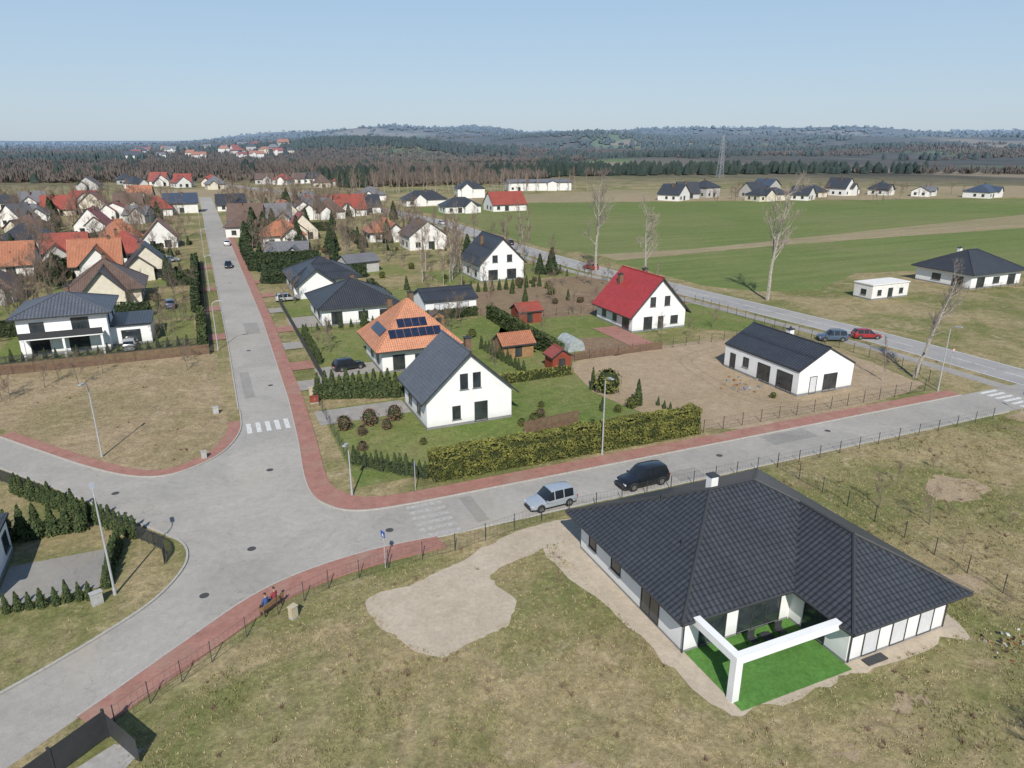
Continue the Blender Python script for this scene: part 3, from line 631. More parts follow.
def foliage(mb,p,s,rg,m=0,t=None,nrm=None):
    a=Vector((rg.uniform(-1,1),rg.uniform(-1,1),rg.uniform(-1,1)))
    if nrm is not None: a=(nrm+a*.8)
    a.normalize(); b=a.orthogonal().normalized(); c=a.cross(b); an=rg.uniform(0,6.28)
    u=b*math.cos(an)+c*math.sin(an); w=a.cross(u); s1=s*rg.uniform(.6,1.2); s2=s*rg.uniform(.35,.7)
    p=Vector(p); mb.face([p-u*s1,p+w*s2,p+u*s1,p-w*s2],m,rg.random() if t is None else t)
def thuja(h,r,n,seed,mat,shape='cone'):
    rg=random.Random(seed); mb=MB(); mb.tube((0,0,0),(0,0,h*.6),.07,.03,5,1)
    prof=(lambda t: r*(1-t)**.75*(.75+.25*min(1,t*8))) if shape=='cone' else (lambda t: r*math.sqrt(max(0,1-(2*t-1)**2))*.95+.02)
    for i in range(6):
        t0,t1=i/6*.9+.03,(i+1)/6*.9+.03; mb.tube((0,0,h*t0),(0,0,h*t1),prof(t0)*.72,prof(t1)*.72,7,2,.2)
    for i in range(n):
        t=rg.random()**1.25; a=rg.uniform(0,6.28); nz=noise.noise(Vector((math.cos(a)*2,math.sin(a)*2,t*h*1.3+seed)))
        rr=prof(t)*(.82+.3*nz+rg.uniform(-.08,.14)); z=h*t*.97+.05
        nr=Vector((math.cos(a),math.sin(a),.5)); tt=max(0,min(1,.45+nz*.8+rg.uniform(-.3,.3)))
        foliage(mb,(rr*math.cos(a),rr*math.sin(a),z),max(.1,h*.055),rg,0,tt,nr)
    return mb.mesh('thuja',[mat,mBark,mHedgeIn])
TH=[thuja(3,.75,420,s,mThuja) for s in (1,2,3)]
TC=[thuja(8,2.4,900,s,mPine) for s in (4,5,6)]
SHB=[thuja(1.7,1.15,420,s,mBrownSh,'ball') for s in (7,8)]
SHG=[thuja(1.5,1.0,380,s,mHedge,'ball') for s in (9,10)]
def hedge(name,p0,p1,w,h,mat,dens=60,ls=.16,taper=.85):
    rg=random.Random(int(p0[0]*7+p1[1])); a=Vector((*p0,0));b=Vector((*p1,0));L=(b-a).length;d=(b-a).normalized();n=Vector((-d.y,d.x,0)); mb=MB()
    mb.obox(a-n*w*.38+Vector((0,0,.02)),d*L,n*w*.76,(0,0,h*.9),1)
    area=(L*h*2+L*w+w*h*2); N_=int(area*dens)
    for i in range(N_):
        q=rg.random()*area; s=rg.uniform(0,L)
        if q<L*h*2:
            sd=1 if rg.random()<.5 else -1; z=rg.uniform(.05,h); off=sd*w/2*(1-(1-taper)*z/h); nr=n*sd
        elif q<L*h*2+L*w: z=h; off=rg.uniform(-w/2,w/2)*taper; nr=Vector((0,0,1))
        else:
            s=0 if rg.random()<.5 else L; z=rg.uniform(.05,h); off=rg.uniform(-w/2,w/2); nr=-d if s==0 else d
        nz=noise.noise(Vector((s*.9,off+z*1.2,z))); nz2=noise.noise(Vector((s*.35,3,7)))
        p=a+d*s+n*off+Vector((0,0,z))+nr*(nz*.28+rg.uniform(-.06,.1))+Vector((0,0,nz2*.25*(z/h)))
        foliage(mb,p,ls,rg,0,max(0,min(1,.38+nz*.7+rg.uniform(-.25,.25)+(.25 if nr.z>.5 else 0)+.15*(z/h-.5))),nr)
    return mb.obj(name,[mat,mHedgeIn])
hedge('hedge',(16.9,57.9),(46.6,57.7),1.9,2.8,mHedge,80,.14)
hedge('hedge',(45.4,87.5),(45.4,115),1.3,2.3,mThuja,30,.24); hedge('hedge',(31,80.6),(43.5,80.8),.9,1.2,mHedge,30,.18)
hedge('hedge',(11.5,181),(26,181),2.4,4.2,mPine,14,.4); hedge('hedge',(10.8,182),(10.8,215),2,3.6,mPine,12,.4)
hedge('hedge',(-1.8,114),(-1.8,136),1.2,2,mThuja,22,.25); hedge('hedge',(-2.5,140),(-2.2,200),1.4,2.6,mPine,12,.32)
hedge('hedge',(-8,170),(-2.5,170),2,3,mPine,12,.35); hedge('hedge',(-40,134),(-28,134),1.6,2.6,mPine,12,.3); hedge('hedge',(31,117.6),(44,117.8),1,1.6,mThuja,22,.22)
hedge('hedge',(12.6,163.5),(34,163.5),1.6,3,mPine,12,.35); hedge('hedge',(31,130),(31,146),1.4,2.6,mPine,12,.3); hedge('hedge',(-30,141),(-10,141),1.5,2.5,mPine,12,.3)
for p0,p1 in (((-31,184),(-31,204)),((-31,221),(-10,221)),((-34,186),(-34,220)),((-62,180),(-36,180)),((-36,226),(-36,262)),((-70,262),(-38,262)),((14,258),(44,258)),((44,214),(44,244)),((-8,255),(-34,256)),((66,214),(66,240))): hedge('hedge',p0,p1,1.8,2.8,mPine,7,.42)
def row(me,p0,p1,n,s,name,js=.12):
    for i in range(n):
        t=i/(max(1,n-1)); k=s*R.uniform(1-js,1+js)
        inst(name,R.choice(me),p0[0]+(p1[0]-p0[0])*t+R.uniform(-.08,.08),p0[1]+(p1[1]-p0[1])*t+R.uniform(-.08,.08),k,R.uniform(0,6.28),k*R.uniform(.9,1.12))
row(TH,(10.9,64.2),(16.4,58.4),13,.62,'thuja'); row(TH,(10.8,84.6),(19.6,81.4),12,1.1,'thuja'); row(TH,(20.5,81.2),(30,80.8),8,.7,'thuja')
row(TH,(-7.8,57.4),(-18.5,70.5),22,.66,'thuja'); row(TH,(-9.0,56.5),(-9.3,50.8),7,.62,'thuja'); row(TH,(-15.2,50.2),(-10.2,49.8),8,.5,'thuja')
row(TH,(-12,60.5),(-19,60.8),8,.95,'thuja'); row(TH,(37,97),(38,84),12,.6,'thuja'); row(TH,(13.2,99),(13.2,115),12,.7,'thuja'); row(TH,(47.6,60),(47.6,66),6,.4,'thuja')
row(TH,(-27,117.2),(-4,117.2),18,.5,'thuja',.25); row(TH,(48.5,137),(66,137.5),12,.8,'thuja'); row(TH,(14,118.2),(29,118.2),9,.55,'thuja',.3)
for x,y,s in ((11.7,73.2,.9),(14.6,73.5,1.0),(17.5,73.9,.95),(12.4,67,.55),(33,68,.6),(36,60.5,.5),(13.2,71,.6),(16,71.6,.65)): inst('beech_shrub',R.choice(SHB),x,y,s,R.random()*6,s*1.1)
for x,y,s in ((44.4,72.4,2.0),(46,68,.7),(44.2,66.5,.9),(42,66,.6),(31.5,66.4,.9),(30,66.6,.6),(62,62.5,.5),(34.5,71,.5),(18.5,66,.5),(38,104,.9)): inst('evergreen_shrub',R.choice(SHG),x,y,s,R.random()*6,s)
inst('thuja',TH[0],45.4,67,.9,0,1.1); inst('thuja',TH[1],43.2,74,.7,0,1.0); inst('thuja',TH[2],40.5,67,.5,0,.6)
for x,y,s,i in ((87,150,1.12,0),(89.2,132,.9,1),(101.4,107,1.15,2)): inst('bare_tree',BL[i],x,y,s,R.random()*6)
o=inst('bare_tree',BL[1],85,61.2,.76,1.0); o.rotation_euler[0]=.16
for x,y,s in ((53,160,1.1),(55,164,1.2),(59.5,170,1.3),(75.8,168,1.3),(79,172,1.2),(51,152,1.0),(68,160,1.1),(70.5,157,1.0),(50,143,.9),(83,119,.6),(80,62,.5),(52,155,1.2),(54.5,158,1.0),(49.5,149,1.0),(47,146,.9),(44,152,1.0),(49,166,1.1)): inst('birch_tree',R.choice(BB),x,y,s,R.random()*6)
for x,y,s in ((-31,173,1.2),(-38,241,1.2),(-8.3,129,.5),(-4.8,132,.45),(-6,150,.7),(75,149,.8),(50.7,37.4,.3),(52.1,33.7,.32),(56,40,.22),(16,109,.4),(14,104,.35),(35.6,88,.4),(33,104,.45),(-34,125,.7),(66,92,.35),(70,90,.3),(39,113,.5),(-13,143,.6),(-8,118.5,.35),(-5.5,119,.3),(47,105,.45),(15,141,.6),(48,99,.35),(80,108,.4),(77,93,.35)): inst('bare_tree',R.choice(BT),x,y,s,R.random()*6)
for x,y,s in ((36.6,15.2,.38),(37.8,16,.34),(38.9,15,.36),(37.6,14.2,.4),(36.2,13.6,.35)): inst('bramble_bush',R.choice(BT),x,y,s,R.random()*6,s*.7,-.4)
for x,y,s in ((45.6,23.4,.13),(46.4,21.6,.16),(44.9,24.6,.11),(47.2,24.2,.15),(46.9,28,.12),(51,30,.2),(55,34,.16),(58,31,.2),(62,41,.18)): inst('dry_shrub',R.choice(BT),x,y,s,R.random()*6,s*.8,-.15)
for x,y,s in ((14.7,230,1.4),(18,233,1.2),(11.8,222,1.0),(74.6,149,.8),(72.5,151,.6),(-30,180,.9),(-8,178,.7),(33,205,.9),(12,165,.6)): inst('conifer_tree',R.choice(TC),x,y,s,R.random()*6)
for i in range(620):
    left=R.random()<.7
    x=R.uniform(-150,-4) if left else R.uniform(11,80); y=R.uniform(168,430) if left else R.uniform(176,410)
    if left and x>-30 and y<200: continue
    q=R.random()
    if q<.22: inst('conifer_tree',R.choice(TC),x,y,R.uniform(.4,1.05),R.random()*6)
    else: inst('bare_tree',R.choice(BT),x,y,R.uniform(.45,1.15),R.random()*6)
for i in range(110):
    inst('bare_tree',R.choice(BT),R.uniform(-85,-27),R.uniform(132,182),R.uniform(.4,.95),R.random()*6)
def clear(x,y):
    for a,b,c,d_ in ((19,32,68,80),(19,32,89,102),(15,32,118,163),(34,46,118,128),(55,68,145,160),(62,75,94,109),(-28,-8,115,132),(-25,-11,142,166),(36,54,82,95),(47,54,107,113)):
        if a<x<b and c<y<d_: return False
    return True
for i in range(85):
    x=R.uniform(12,84) if R.random()<.5 else R.uniform(-27,-3); y=R.uniform(97,178)
    if clear(x,y): inst('fruit_tree',R.choice(BT),x,y,R.uniform(.25,.55),R.random()*6)
for i in range(150):
    x=R.choice([R.uniform(12,80),R.uniform(-60,-3)]); y=R.uniform(115,260)
    if clear(x,y): inst('garden_shrub',R.choice(SHB+SHG+TH+TH),x,y,R.uniform(.5,1.2),R.random()*6)
for i in range(45):
    x=R.uniform(225,420); y=R.uniform(262,345); inst('bare_tree',R.choice(BT),x,y,R.uniform(.4,.8),R.random()*6)
for i in range(75):
    t=R.random(); inst('birch_tree',R.choice(BB),40+190*t+R.uniform(-6,6),462-62*t+R.uniform(-14,14),R.uniform(.8,1.35),R.random()*6)
def dist_woods():
    bw=MB(); cf=MB(); rg=random.Random(5)
    n=0; tries=0
    while n<27000 and tries<200000:
        tries+=1
        u=rg.uniform(4.4,64); 
        if rg.random()<.35: u=rg.uniform(4.4,20)
        px=rg.uniform(-250,1270); Y=23816/u-10.3; X=31.72*(px-512)/u
        x=S.x*X+F.x*Y;y=S.y*X+F.y*Y
        band=noise.noise(Vector((X*.0013,Y*.0036,11)))+.45*noise.noise(Vector((X*.005,Y*.012,4)))
        if Y>1300:
            if band<-.20: continue
        elif Y>540:
            if band<.0: continue
            if -60<x<120 and y<660 and rg.random()<.85: continue
        else:
            if not (x<-150 or (x>90 and (y>430-.32*(x-90)) )): continue
            if band<-.1 or rg.random()<.35: continue
        z=terr(x,y)-.5
        k=noise.noise(Vector((X*.0016+5,Y*.0040,31)))+.3*noise.noise(Vector((X*.01,Y*.01,7)))
        k+=(.07 if Y>1300 else -.12)-(.16 if X<-.30*Y else 0)
        con=k>.03 if rg.random()<.93 else rg.random()<.3
        sc_=max(1,Y/900)**.7; h=rg.uniform(5.5,10.5)*(1+.08*sc_); r=rg.uniform(2.4,4.0)*sc_*1.15; t=.5+.6*noise.noise(Vector((X*.004,Y*.01,77)))+rg.uniform(-.25,.25)
        t=max(0,min(1,t))
        if con:
            h*=1.15; mb=cf; nn=6; a0=rg.random()*6
            rings=[(.12,1),(.5,.85),(.8,.52)]
            ids=[]
            for zz,rr in rings:
                i0=len(mb.v); ids.append(i0)
                for j in range(nn): 
                    a=a0+6.283*j/nn; q=r*rr*rg.uniform(.75,1.2); mb.v.append((x+q*math.cos(a),y+q*math.sin(a),z+h*zz*rg.uniform(.9,1.1)))
            it=len(mb.v); mb.v.append((x,y,z+h))
            for g in range(2):
                for j in range(nn):
                    j2=(j+1)%nn; mb.f.append((ids[g]+j,ids[g]+j2,ids[g+1]+j2,ids[g+1]+j)); mb.m.append(0); mb.t.append(max(0,min(1,t*.7+rg.random()*.3)))
            for j in range(nn): mb.f.append((ids[2]+j,ids[2]+(j+1)%nn,it)); mb.m.append(0); mb.t.append(t*.7+rg.random()*.3)
        else:
            mb=bw; q=18 if Y<1200 else 9
            for j in range(q):
                a=rg.random()*6.283; rr=r*math.sqrt(rg.random()); top=h*(1-.5*(rr/r)**2)*rg.uniform(.75,1.05); wd=rg.uniform(.35,.9)*sc_
                cx_,cy_=x+rr*math.cos(a),y+rr*math.sin(a); ca,sa=math.cos(a*3),math.sin(a*3)
                bx,by=x+rr*.3*math.cos(a),y+rr*.3*math.sin(a)
                mb.face([(bx,by,z+h*.12),(cx_+ca*wd,cy_+sa*wd,z+top*.62),(cx_,cy_,z+top),(cx_-ca*wd,cy_-sa*wd,z+top*.55)],0,max(0,min(1,t*.65+rg.random()*.35)))
        n+=1
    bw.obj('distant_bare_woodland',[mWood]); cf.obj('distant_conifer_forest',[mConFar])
dist_woods()
def tufts():
    rg=random.Random(9); mb=MB()
    def inp(x,y,P):
        c=False;j=len(P)-1
        for i in range(len(P)):
            if (P[i][1]>y)!=(P[j][1]>y) and x<(P[j][0]-P[i][0])*(y-P[i][1])/(P[j][1]-P[i][1])+P[i][0]: c=not c
            j=i
        return c
    south=[(-7.5,35),(-2,39),(4,43.5),(9,45),(20,46.3),(48,46.9),(84,47),(84,0),(20,-5),(-7,28)]
    lblk=[(-45,110),(-36,103.8),(-22,87),(-12,75),(-6,70.5),(-2,73),(0,80),(0,110)]
    lb2=[(-30,30),(-15,42),(-9.5,46),(-7,49),(-6,53),(-7.5,57),(-20,74),(-20,63),(-9.3,57.5),(-9.3,50)]
    for poly,n,x0,x1,y0,y1 in ((south,60000,-8,84,8,47),(lblk,7000,-45,0,70,110),(lb2,3000,-30,-5,30,74)):
        k=0
        while k<n:
            x=rg.uniform(x0,x1);y=rg.uniform(y0,y1); k+=1
            if 22.4<x<42.3 and 23.4<y<43.2: continue
            if not inp(x,y,poly) or (inp(x,y,sandp) and rg.random()<.97): continue
            nz=noise.noise(Vector((x*.25,y*.25,2)))+.5*noise.noise(Vector((x*1.1,y*1.1,6)))
            if nz<-.12 and rg.random()<.8: continue
            t=max(0,min(1,.40+nz*.8+rg.uniform(-.3,.3))); h=rg.uniform(.04,.14)*(1+max(0,nz))
            big=rg.random()<.012 # dead weed clump
            for j in range(14 if big else 3):
                a=rg.random()*6.28; w=rg.uniform(.015,.045)*(.7 if big else 1); lx,ly=rg.uniform(-.12,.12),rg.uniform(-.12,.12); ox,oy=rg.uniform(-.1,.1),rg.uniform(-.1,.1)
                if big: lx*=2.2; ly*=2.2
                hh=h*(2.6*rg.uniform(.6,1) if big else 1)
                mb.face([(x+ox-w*math.cos(a),y+oy-w*math.sin(a),0),(x+ox+w*math.cos(a),y+oy+w*math.sin(a),0),(x+ox+lx,y+oy+ly,hh)],1 if big else 0,t)
    mb.obj('grass_tufts',[mStraw,mBrownSh])
tufts()
# ------------------------------------------------------------------ street furniture
def lamp(x,y,h,az,arm=1.1):
    mb=MB(); mb.tube((0,0,0),(0,0,.5),.12,.11,8,cap=True); mb.tube((0,0,.5),(0,0,h*.93),.085,.05,8)
    p=Vector((0,0,h*.93))
    for i in range(5):
        a=i/4*1.25; q=Vector((arm*.9*(1-math.cos(a)) if i else 0,0,h*.93+.55*math.sin(a))); 
        if i: mb.tube(p,q,.045,.04,6)
        p=q
    mb.obox(p+Vector((-.1,-.14,-.03)),(.8,0,.06),(0,.28,0),(0,0,.10),1); mb.obox(p+Vector((.1,-.10,-.07)),(.5,0,.04),(0,.20,0),(0,0,.04),2)
    mb.obj('street_lamp',[mMetal,mMetal,mFrameW],loc=(x,y,0),rz=az)
for x,y,h,az in ((-8.7,49.6,8.0,rad(100)),(-11.9,75.8,8,rad(-110)),(34.3,56.4,8.4,rad(-90)),(82.9,56.2,8.6,rad(-90)),(.2,112,7.5,0),(.2,160,7.5,0),(.2,210,7.5,0),(.2,260,7.5,0)): lamp(x,y,h,az)
lamp(9.4,57.6,5,rad(-120),.5)
mBlue=M('sign_blue',(.02,.09,.4),None,3,.4); mRedS=M('sign_red',(.5,.02,.02),None,3,.4)
def sign(x,y,h,kind,az,name='traffic_sign',s=1):
    mb=MB(); mb.tube((0,0,0),(0,0,h),.035,.035,8,0,cap=True)
    if kind=='sq': mb.box(-.28*s,-.06,h-.62*s,.28*s,-.04,h-.06,1); mb.face([(-.17*s,-.065,h-.52*s),(.17*s,-.065,h-.52*s),(0,-.065,h-.18)],2)
    else:
        mb.face([(-.35,-.05,h-.1),(.35,-.05,h-.1),(0,-.05,h-.75)],3); mb.face([(-.22,-.056,h-.17),(0,-.056,h-.6),(.22,-.056,h-.17)],2)
    mb.obj(name,[mMetal,mBlue,mFrameW,mRedS],loc=(x,y,0),rz=az)
sign(14.9,56.4,2.9,'sq',rad(80),s=.9); sign(9.4,45.3,3.2,'sq',rad(-70),s=.9); sign(85,47.2,2.8,'sq',rad(90)); sign(93,62,3,'tri',0)
def cabinet(x,y,w,h,mat,rz=0):
    mb=MB(); mb.box(-w/2,-.2,0,w/2,.2,.15,1); mb.box(-w/2,-.18,.15,w/2,.18,h,0); mb.box(-w/2-.04,-.23,h,w/2+.04,.23,h+.06,0); mb.box(-.008,-.19,.2,.008,-.181,h-.05,1)
    mb.box(.05,-.2,h*.55,.09,-.181,h*.55+.12,1); mb.obj('utility_cabinet',[mat,mConc],loc=(x,y,0),rz=rz)
mBeige=M('beige_cabinet',(.5,.43,.3),None,3,.6); mCabG=M('grey_cabinet',(.42,.42,.4),None,3,.6)
cabinet(-9.7,48.9,.7,.9,mCabG,.4); cabinet(2.4,42.0,.5,.9,mBeige,.6); cabinet(-2.5,71.2,.5,.8,mConc); cabinet(-1,84,.6,.8,mCabG); cabinet(10.2,85.8,.8,1.1,mBeige); cabinet(10,83,1,.9,mWoodRed)
mb=MB(); H=34
for i in range(12):
    z0,z1=H*i/12,H*(i+1)/12; w0,w1=2.2*(1-i/12*.75),2.2*(1-(i+1)/12*.75)
    c0=[(w0,w0),(-w0,w0),(-w0,-w0),(w0,-w0)];c1=[(w1,w1),(-w1,w1),(-w1,-w1),(w1,-w1)]
    for j in range(4):
        k=(j+1)%4; mb.tube((*c0[j],z0),(*c1[j],z1),.18,.16,4); mb.tube((*c0[j],z0),(*c1[k],z1),.10,.10,3); mb.tube((*c1[j],z1),(*c1[k],z1),.10,.10,3)
mb.obj('telecom_mast',[M('mast_steel',(.3,.31,.33),None,3,haze=True)],loc=(404,497,0))
rg=random.Random(3); mb=MB()
for i in range(34):
    x,y=rg.gauss(0,.8),rg.gauss(0,.6); a=rg.random()*3; s=rg.uniform(.08,.3); d_=Vector((math.cos(a),math.sin(a),rg.uniform(-.2,.2)))*s; n_=Vector((-math.sin(a),math.cos(a),0))*rg.uniform(.06,.2)
    mb.obox((x,y,.0+rg.random()*.12*max(0,1-abs(x)/2)),d_,n_,(0,0,rg.uniform(.04,.1)),rg.choice([0,1,2,3,4,4,5,5]))
mb.obj('rubble_pile',[mConc,mWoodRed,mBeige,mFrameW,mFrameD,mWoodOr],loc=(43.6,21.6,0))
mb=MB()
for i in range(26):
    x,y=rg.gauss(0,1.1),rg.gauss(0,1.8); a=rg.random()*3; s=rg.uniform(.15,.7)
    mb.obox((x,y,0),Vector((math.cos(a),math.sin(a),0))*s,Vector((-math.sin(a),math.cos(a),0))*.3,(0,0,rg.uniform(.06,.25)),rg.choice([0,1,3,3,1]))
mb.obj('building_materials',[mConc,mWoodOr,mFrameW,mPlinth],loc=(61.5,67.5,0))
# ------------------------------------------------------------------ cars
mTyre=M('tyre',(.02,.02,.02),None,3,.8); mRim=M('rim',(.4,.4,.42),None,3,.3,.8); mCarG=M('car_glass',(.015,.018,.022),None,1,.05,0,.9); mLampR=M('tail_light',(.3,.01,.01),None,3,.3); mLampW=M('head_light',(.7,.7,.72),None,3,.15)
def paint(c):
    m,nt,b=nodes('car_paint'); setb(b,.28,.35,.6); b.inputs['Coat Weight'].default_value=.6
    tc=N(nt,'ShaderNodeTexCoord').outputs['Object']; col=mixc(nt,mrange(nt,ntex(nt,tc,1.5),.3,.7),c,tuple(x*.85 for x in c)); nt.links.new(col,b.inputs['Base Color']); return m
def car(x,y,az,c,L=4.4,W=1.8,H=1.55,suv=False):
    r=root('parked_car',(x,y,.012),az); hw=W/2; hl=L/2; bz=1.0 if suv else .92; hd=.95 if suv else .80
    st=[(-1,.60,0,.80),(-.985,bz*.88,0,.88),(-.965,bz*.98,.05,.91),(-.94,bz,.30,.93),(-.84 if suv else -.80,bz,.93,.97),(-.72,bz,1,.985),(-.40,bz,1.03,1),(-.36,bz,1.03,1),(0,bz*.99,1.03,1),(.04,bz*.985,1.02,1),(.15,bz*.975,.96,1),(.42,hd*1.08,.10,.995),(.48,hd*1.05,0,.99),(.72,hd*.99,0,.97),(.88,hd*.90,0,.92),(.96,hd*.76,0,.84),(.99,hd*.6,0,.76),(1,.42,0,.70)]
    mb=MB(); rings=[]
    for fx,zb,k,wf in st:
        zt=zb+(H-zb)*k if k>0 else zb+.03; w_=hw*wf; X=fx*hl; g=.93-.15*min(1,k)
        half=[(w_*.88,.22),(w_*.99,.36),(w_*1.0,zb*.70),(w_*.955,zb),(w_*g,zt-.04),(w_*g*.82,zt+.01),(0,zt+.035)]
        rings.append([(X,a,z) for a,z in half]+[(X,-a,z) for a,z in half[-2::-1]])
    nr=len(rings[0])
    for rg_ in rings: mb.v.extend(rg_)
    for i in range(len(rings)-1):
        for j in range(nr-1):
            a=i*nr+j; m=0
            if j in (3,nr-5) and 4<=i<=10 and i not in (6,8): m=1
            if i==10 and 4<=j<=7: m=1
            if i==3 and 4<=j<=7: m=1
            if j in (0,nr-2): m=2
            mb.f.append((a,a+nr,a+nr+1,a+1)); mb.m.append(m); mb.t.append(.5)
    mb.f.append(tuple(range(nr))); mb.m.append(0); mb.t.append(.5)
    mb.f.append(tuple((len(rings)-1)*nr+j for j in range(nr-1,-1,-1))); mb.m.append(2); mb.t.append(.5)
    o=mb.obj('body',[c,mCarG,mFrameD],r,smooth=True)
    o.data.set_sharp_from_angle(angle=rad(32))
    wr=.37 if suv else .33
    w=MB()
    for sx in (-.6,.62):
        for sy in (-1,1):
            X=sx*hl
            w.tube((X,sy*(hw*.6),wr+.03),(X,sy*(hw+.006),wr+.03),wr*1.17,wr*1.17,20,2,cap=True)
            w.tube((X,sy*(hw-.2),wr),(X,sy*(hw+.02),wr),wr,wr,20,0,cap=True); w.tube((X,sy*(hw-.02),wr),(X,sy*(hw+.03),wr),wr*.66,wr*.62,14,1,cap=True)
    w.obj('wheels',[mTyre,mRim,mFrameD],r)
    t=MB()
    for sy in (-1,1):
        t.box(hl*.90,sy*hw*.66-.17,hd*.66,hl*.972,sy*hw*.66+.17,hd*.80,1); t.box(-hl*1.0,sy*hw*.76-.10,bz*.66,-hl*.96,sy*hw*.76+.12,bz*.95,0)
        t.box(.36*hl,sy*(hw+.09)-.09,bz*.98,.36*hl+.12,sy*(hw+.09)+.09,bz*.98+.14,2)
        if suv: t.tube((-hl*.6,sy*hw*.66,H+.05),(hl*.12,sy*hw*.66,H+.06),.02,.02,6,3)
    t.box(hl*.975,-.40,.42,hl*1.003,.40,.56,3); t.box(-hl*1.008,-.26,.5,-hl*.99,.26,.62,1)
    t.obj('trim',[mLampR,mLampW,c,mFrameD],r)
pS=paint((.46,.51,.56)); pD=paint((.02,.025,.035)); pB=paint((.10,.15,.22)); pR=paint((.4,.03,.03)); pW=paint((.6,.6,.6))
car(24.9,49.1,rad(183),pS,4.5,1.84,1.66); car(34.4,49.3,rad(182),pD,5.0,1.9,1.82,True); car(16.5,95,rad(10),pD,4.4); car(89.5,79.5,rad(155),pB,4.5,1.85,1.7,True); car(95.6,78.3,rad(-24),pR,4.4); car(5.4,190,rad(-92),pD); car(86.8,152,rad(100),pR)
car(-12,118.5,rad(90),pW); car(7,232,rad(88),pW); car(33,122,rad(0),pS); car(85.5,200,rad(90),pD); car(-7,147,rad(95),pB); car(14,144,rad(5),pW); car(-8,205,rad(0),pS); car(83.6,260,rad(90),pW)
# ------------------------------------------------------------------ people on a bench
mSkin=M('skin',(.5,.3,.22),None,3,.6); mHair=M('hair',(.05,.03,.02),None,8,.7)
def person(x,y,rz,jacket,legs,name='seated_person'):
    r=root(name,(x,y,.12),rz)
    V=[(0,0,.52),(.0,0,.75),(.02,0,1.0),(.02,0,1.2),(.03,0,1.3), (.02,.17,1.14),(.1,.25,.88),(.33,.16,.72), (.02,-.17,1.14),(.1,-.25,.88),(.33,-.16,.72), (.05,.1,.5),(.45,.13,.52),(.47,.13,.1),(.6,.14,.05),(.05,-.1,.5),(.45,-.13,.52),(.47,-.13,.1),(.6,-.14,.05)]
    E=[(0,1),(1,2),(2,3),(3,4),(2,5),(5,6),(6,7),(2,8),(8,9),(9,10),(0,11),(11,12),(12,13),(13,14),(0,15),(15,16),(16,17),(17,18)]
    Rr=[.15,.14,.15,.06,.055,.075,.055,.04,.075,.055,.04,.1,.075,.05,.045,.1,.075,.05,.045]
    me=bpy.data.meshes.new('body'); me.from_pydata(V,E,[]); o=bpy.data.objects.new('body',me); sc.collection.objects.link(o); o.parent=r
    m=o.modifiers.new('s','SKIN')
    for i,sv in enumerate(me.skin_vertices[0].data): sv.radius=(Rr[i],Rr[i]*(1.25 if i in (1,2) else 1)); sv.use_root=(i==0)
    m.use_smooth_shade=True; o.modifiers.new('ss','SUBSURF').levels=1; o.modifiers['ss'].render_levels=1
    mt,nt,b=nodes('clothes'); setb(b,.85); tc=N(nt,'ShaderNodeTexCoord').outputs['Object']; s=N(nt,'ShaderNodeSeparateXYZ'); nt.links.new(tc,s.inputs[0])
    c=mixc(nt,mrange(nt,s.outputs[2],.61,.62),legs,jacket); c=mixc(nt,mrange(nt,s.outputs[2],1.2,1.21),c,(.5,.3,.22)); c=mixc(nt,mrange(nt,s.outputs[2],.1,.11),(.03,.03,.03),c); nt.links.new(c,b.inputs['Base Color']); me.materials.append(mt)
    h=MB(); n=10
    def ell(c,rx,ry,rz_,m,zmin=-1):
        for i in range(n):
            for j in range(8):
                q=[]
                for (ii,jj) in ((i,j),(i+1,j),(i+1,j+1),(i,j+1)):
                    a=6.283*ii/n; t=-math.pi/2+math.pi*jj/8; z=max(zmin,math.sin(t)); q.append((c[0]+rx*math.cos(a)*math.cos(t),c[1]+ry*math.sin(a)*math.cos(t),c[2]+rz_*z))
                h.face(q,m)
    ell((.05,0,1.42),.095,.078,.12,0); ell((.03,0,1.46),.105,.09,.11,1,-.15); ell((.145,0,1.41),.02,.014,.02,0)
    for s_ in (-1,1):
        ell((.04,s_*.08,1.41),.018,.01,.03,0); ell((.132,s_*.032,1.435),.01,.012,.008,1)
        ell((.37,s_*.15,.69),.05,.035,.025,0)
        for k in range(4): h.tube((.4,s_*(.15+(k-1.5)*.018),.69),(.45+.01*(1.5-abs(k-1.5)),s_*(.15+(k-1.5)*.02),.665),.009,.008,5,0,cap=True)
        h.tube((.37,s_*.12,.695),(.41,s_*.095,.68),.01,.009,5,0,cap=True)
    h.box(.134,-.02,1.37,.142,.02,1.376,1)
    h.obj('head_and_hands',[mSkin,mHair],r,smooth=True)
ba=rad(128)
r=root('park_bench',(1.15,43.35,.12),ba)
mb=MB()
for i in range(4): mb.box(-.2+i*.12,-.9,.42,-.1+i*.12,.9,.46)
for i in range(3): mb.box(-.27-i*.02,-.9,.56+i*.13,-.24-i*.02,.9,.66+i*.13)
for s_ in (-.75,.75):
    mb.box(-.22,s_-.03,0,-.16,s_+.03,.9,1); mb.box(.16,s_-.03,0,.22,s_+.03,.42,1); mb.box(-.16,s_-.03,.36,.16,s_+.03,.415,1)
mb.obj('slats',[mWoodOr,mFrameD],r)
dx,dy=-math.sin(ba),math.cos(ba)
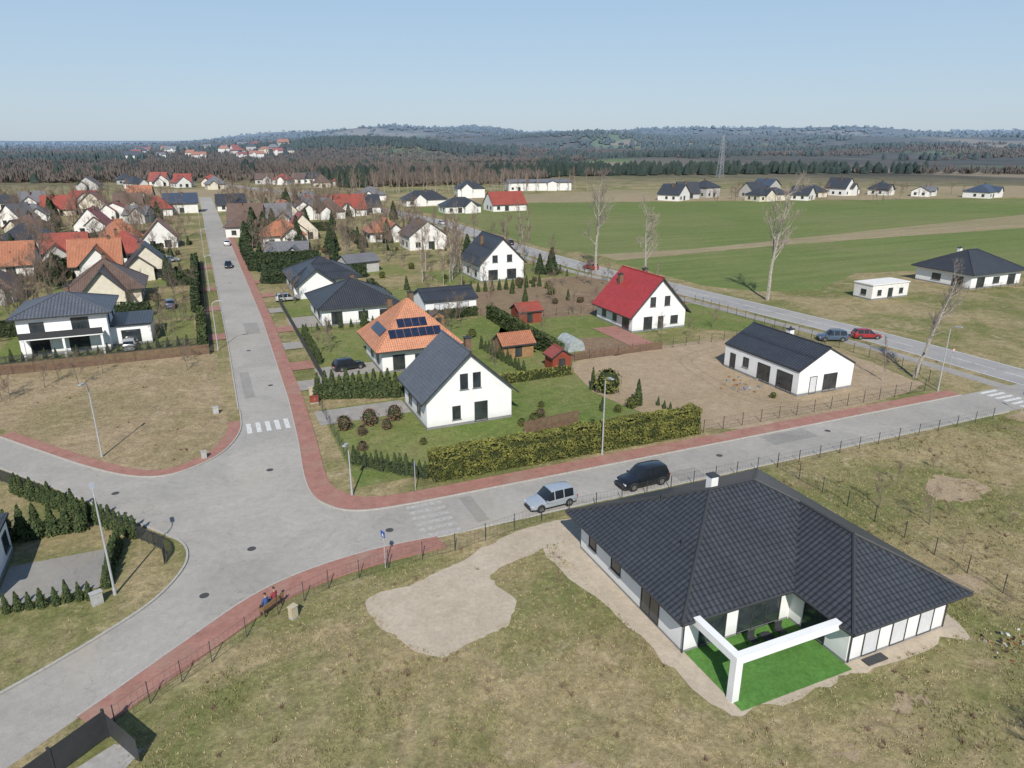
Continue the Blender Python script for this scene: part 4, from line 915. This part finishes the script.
person(1.15+dx*.38,43.35+dy*.38,ba,(.05,.1,.25),(.02,.025,.04)); person(1.15-dx*.38,43.35-dy*.38,ba,(.25,.05,.06),(.04,.06,.12))
# ------------------------------------------------------------------ light, sky, camera
el=40; d=Vector((-.38,-.925,0)).normalized()*math.cos(rad(el))+Vector((0,0,math.sin(rad(el))))
L=bpy.data.lights.new('sun','SUN'); L.energy=4.9; L.angle=rad(.5); L.color=(1,.955,.885)
lo=bpy.data.objects.new('sun',L); sc.collection.objects.link(lo); lo.rotation_euler=d.to_track_quat('Z','Y').to_euler()
w=bpy.data.worlds.new('World'); sc.world=w; w.use_nodes=True; nt=w.node_tree
sk=nt.nodes.new('ShaderNodeTexSky'); sk.sky_type='NISHITA'; sk.sun_disc=False; sk.sun_elevation=rad(el); sk.sun_rotation=math.atan2(d.x,d.y)
sk.air_density=1.0; sk.dust_density=.6; sk.ozone_density=1.2
tc=N(nt,'ShaderNodeTexCoord'); sp=N(nt,'ShaderNodeSeparateXYZ'); nt.links.new(tc.outputs['Generated'],sp.inputs[0])
cr=N(nt,'ShaderNodeValToRGB'); nt.links.new(sp.outputs[2],cr.inputs[0]); e=cr.color_ramp.elements
e[0].position=0; e[0].color=(.46,.56,.66,1); e[1].position=1; e[1].color=(.07,.135,.28,1)
for p_,c_ in ((.06,(.43,.56,.70)),(.18,(.36,.52,.71)),(.34,(.30,.465,.69)),(.6,(.13,.22,.39))): q=e.new(p_); q.color=(*c_,1)
hz=scl(nt,cr.outputs[0],8.4)
nt.links.new(mixc(nt,.84,sk.outputs[0],hz),nt.nodes['Background'].inputs[0]); nt.nodes['Background'].inputs[1].default_value=.125
c=bpy.data.cameras.new('camera'); c.lens=24.96; c.sensor_width=36; c.clip_end=40000; c.clip_start=.5
co=bpy.data.objects.new('camera',c); sc.collection.objects.link(co); co.location=(0,0,30); co.rotation_euler=(rad(90-18.97),0,rad(-23.4)); sc.camera=co
sc.view_settings.view_transform='Standard'; sc.view_settings.look='None'; sc.view_settings.exposure=0
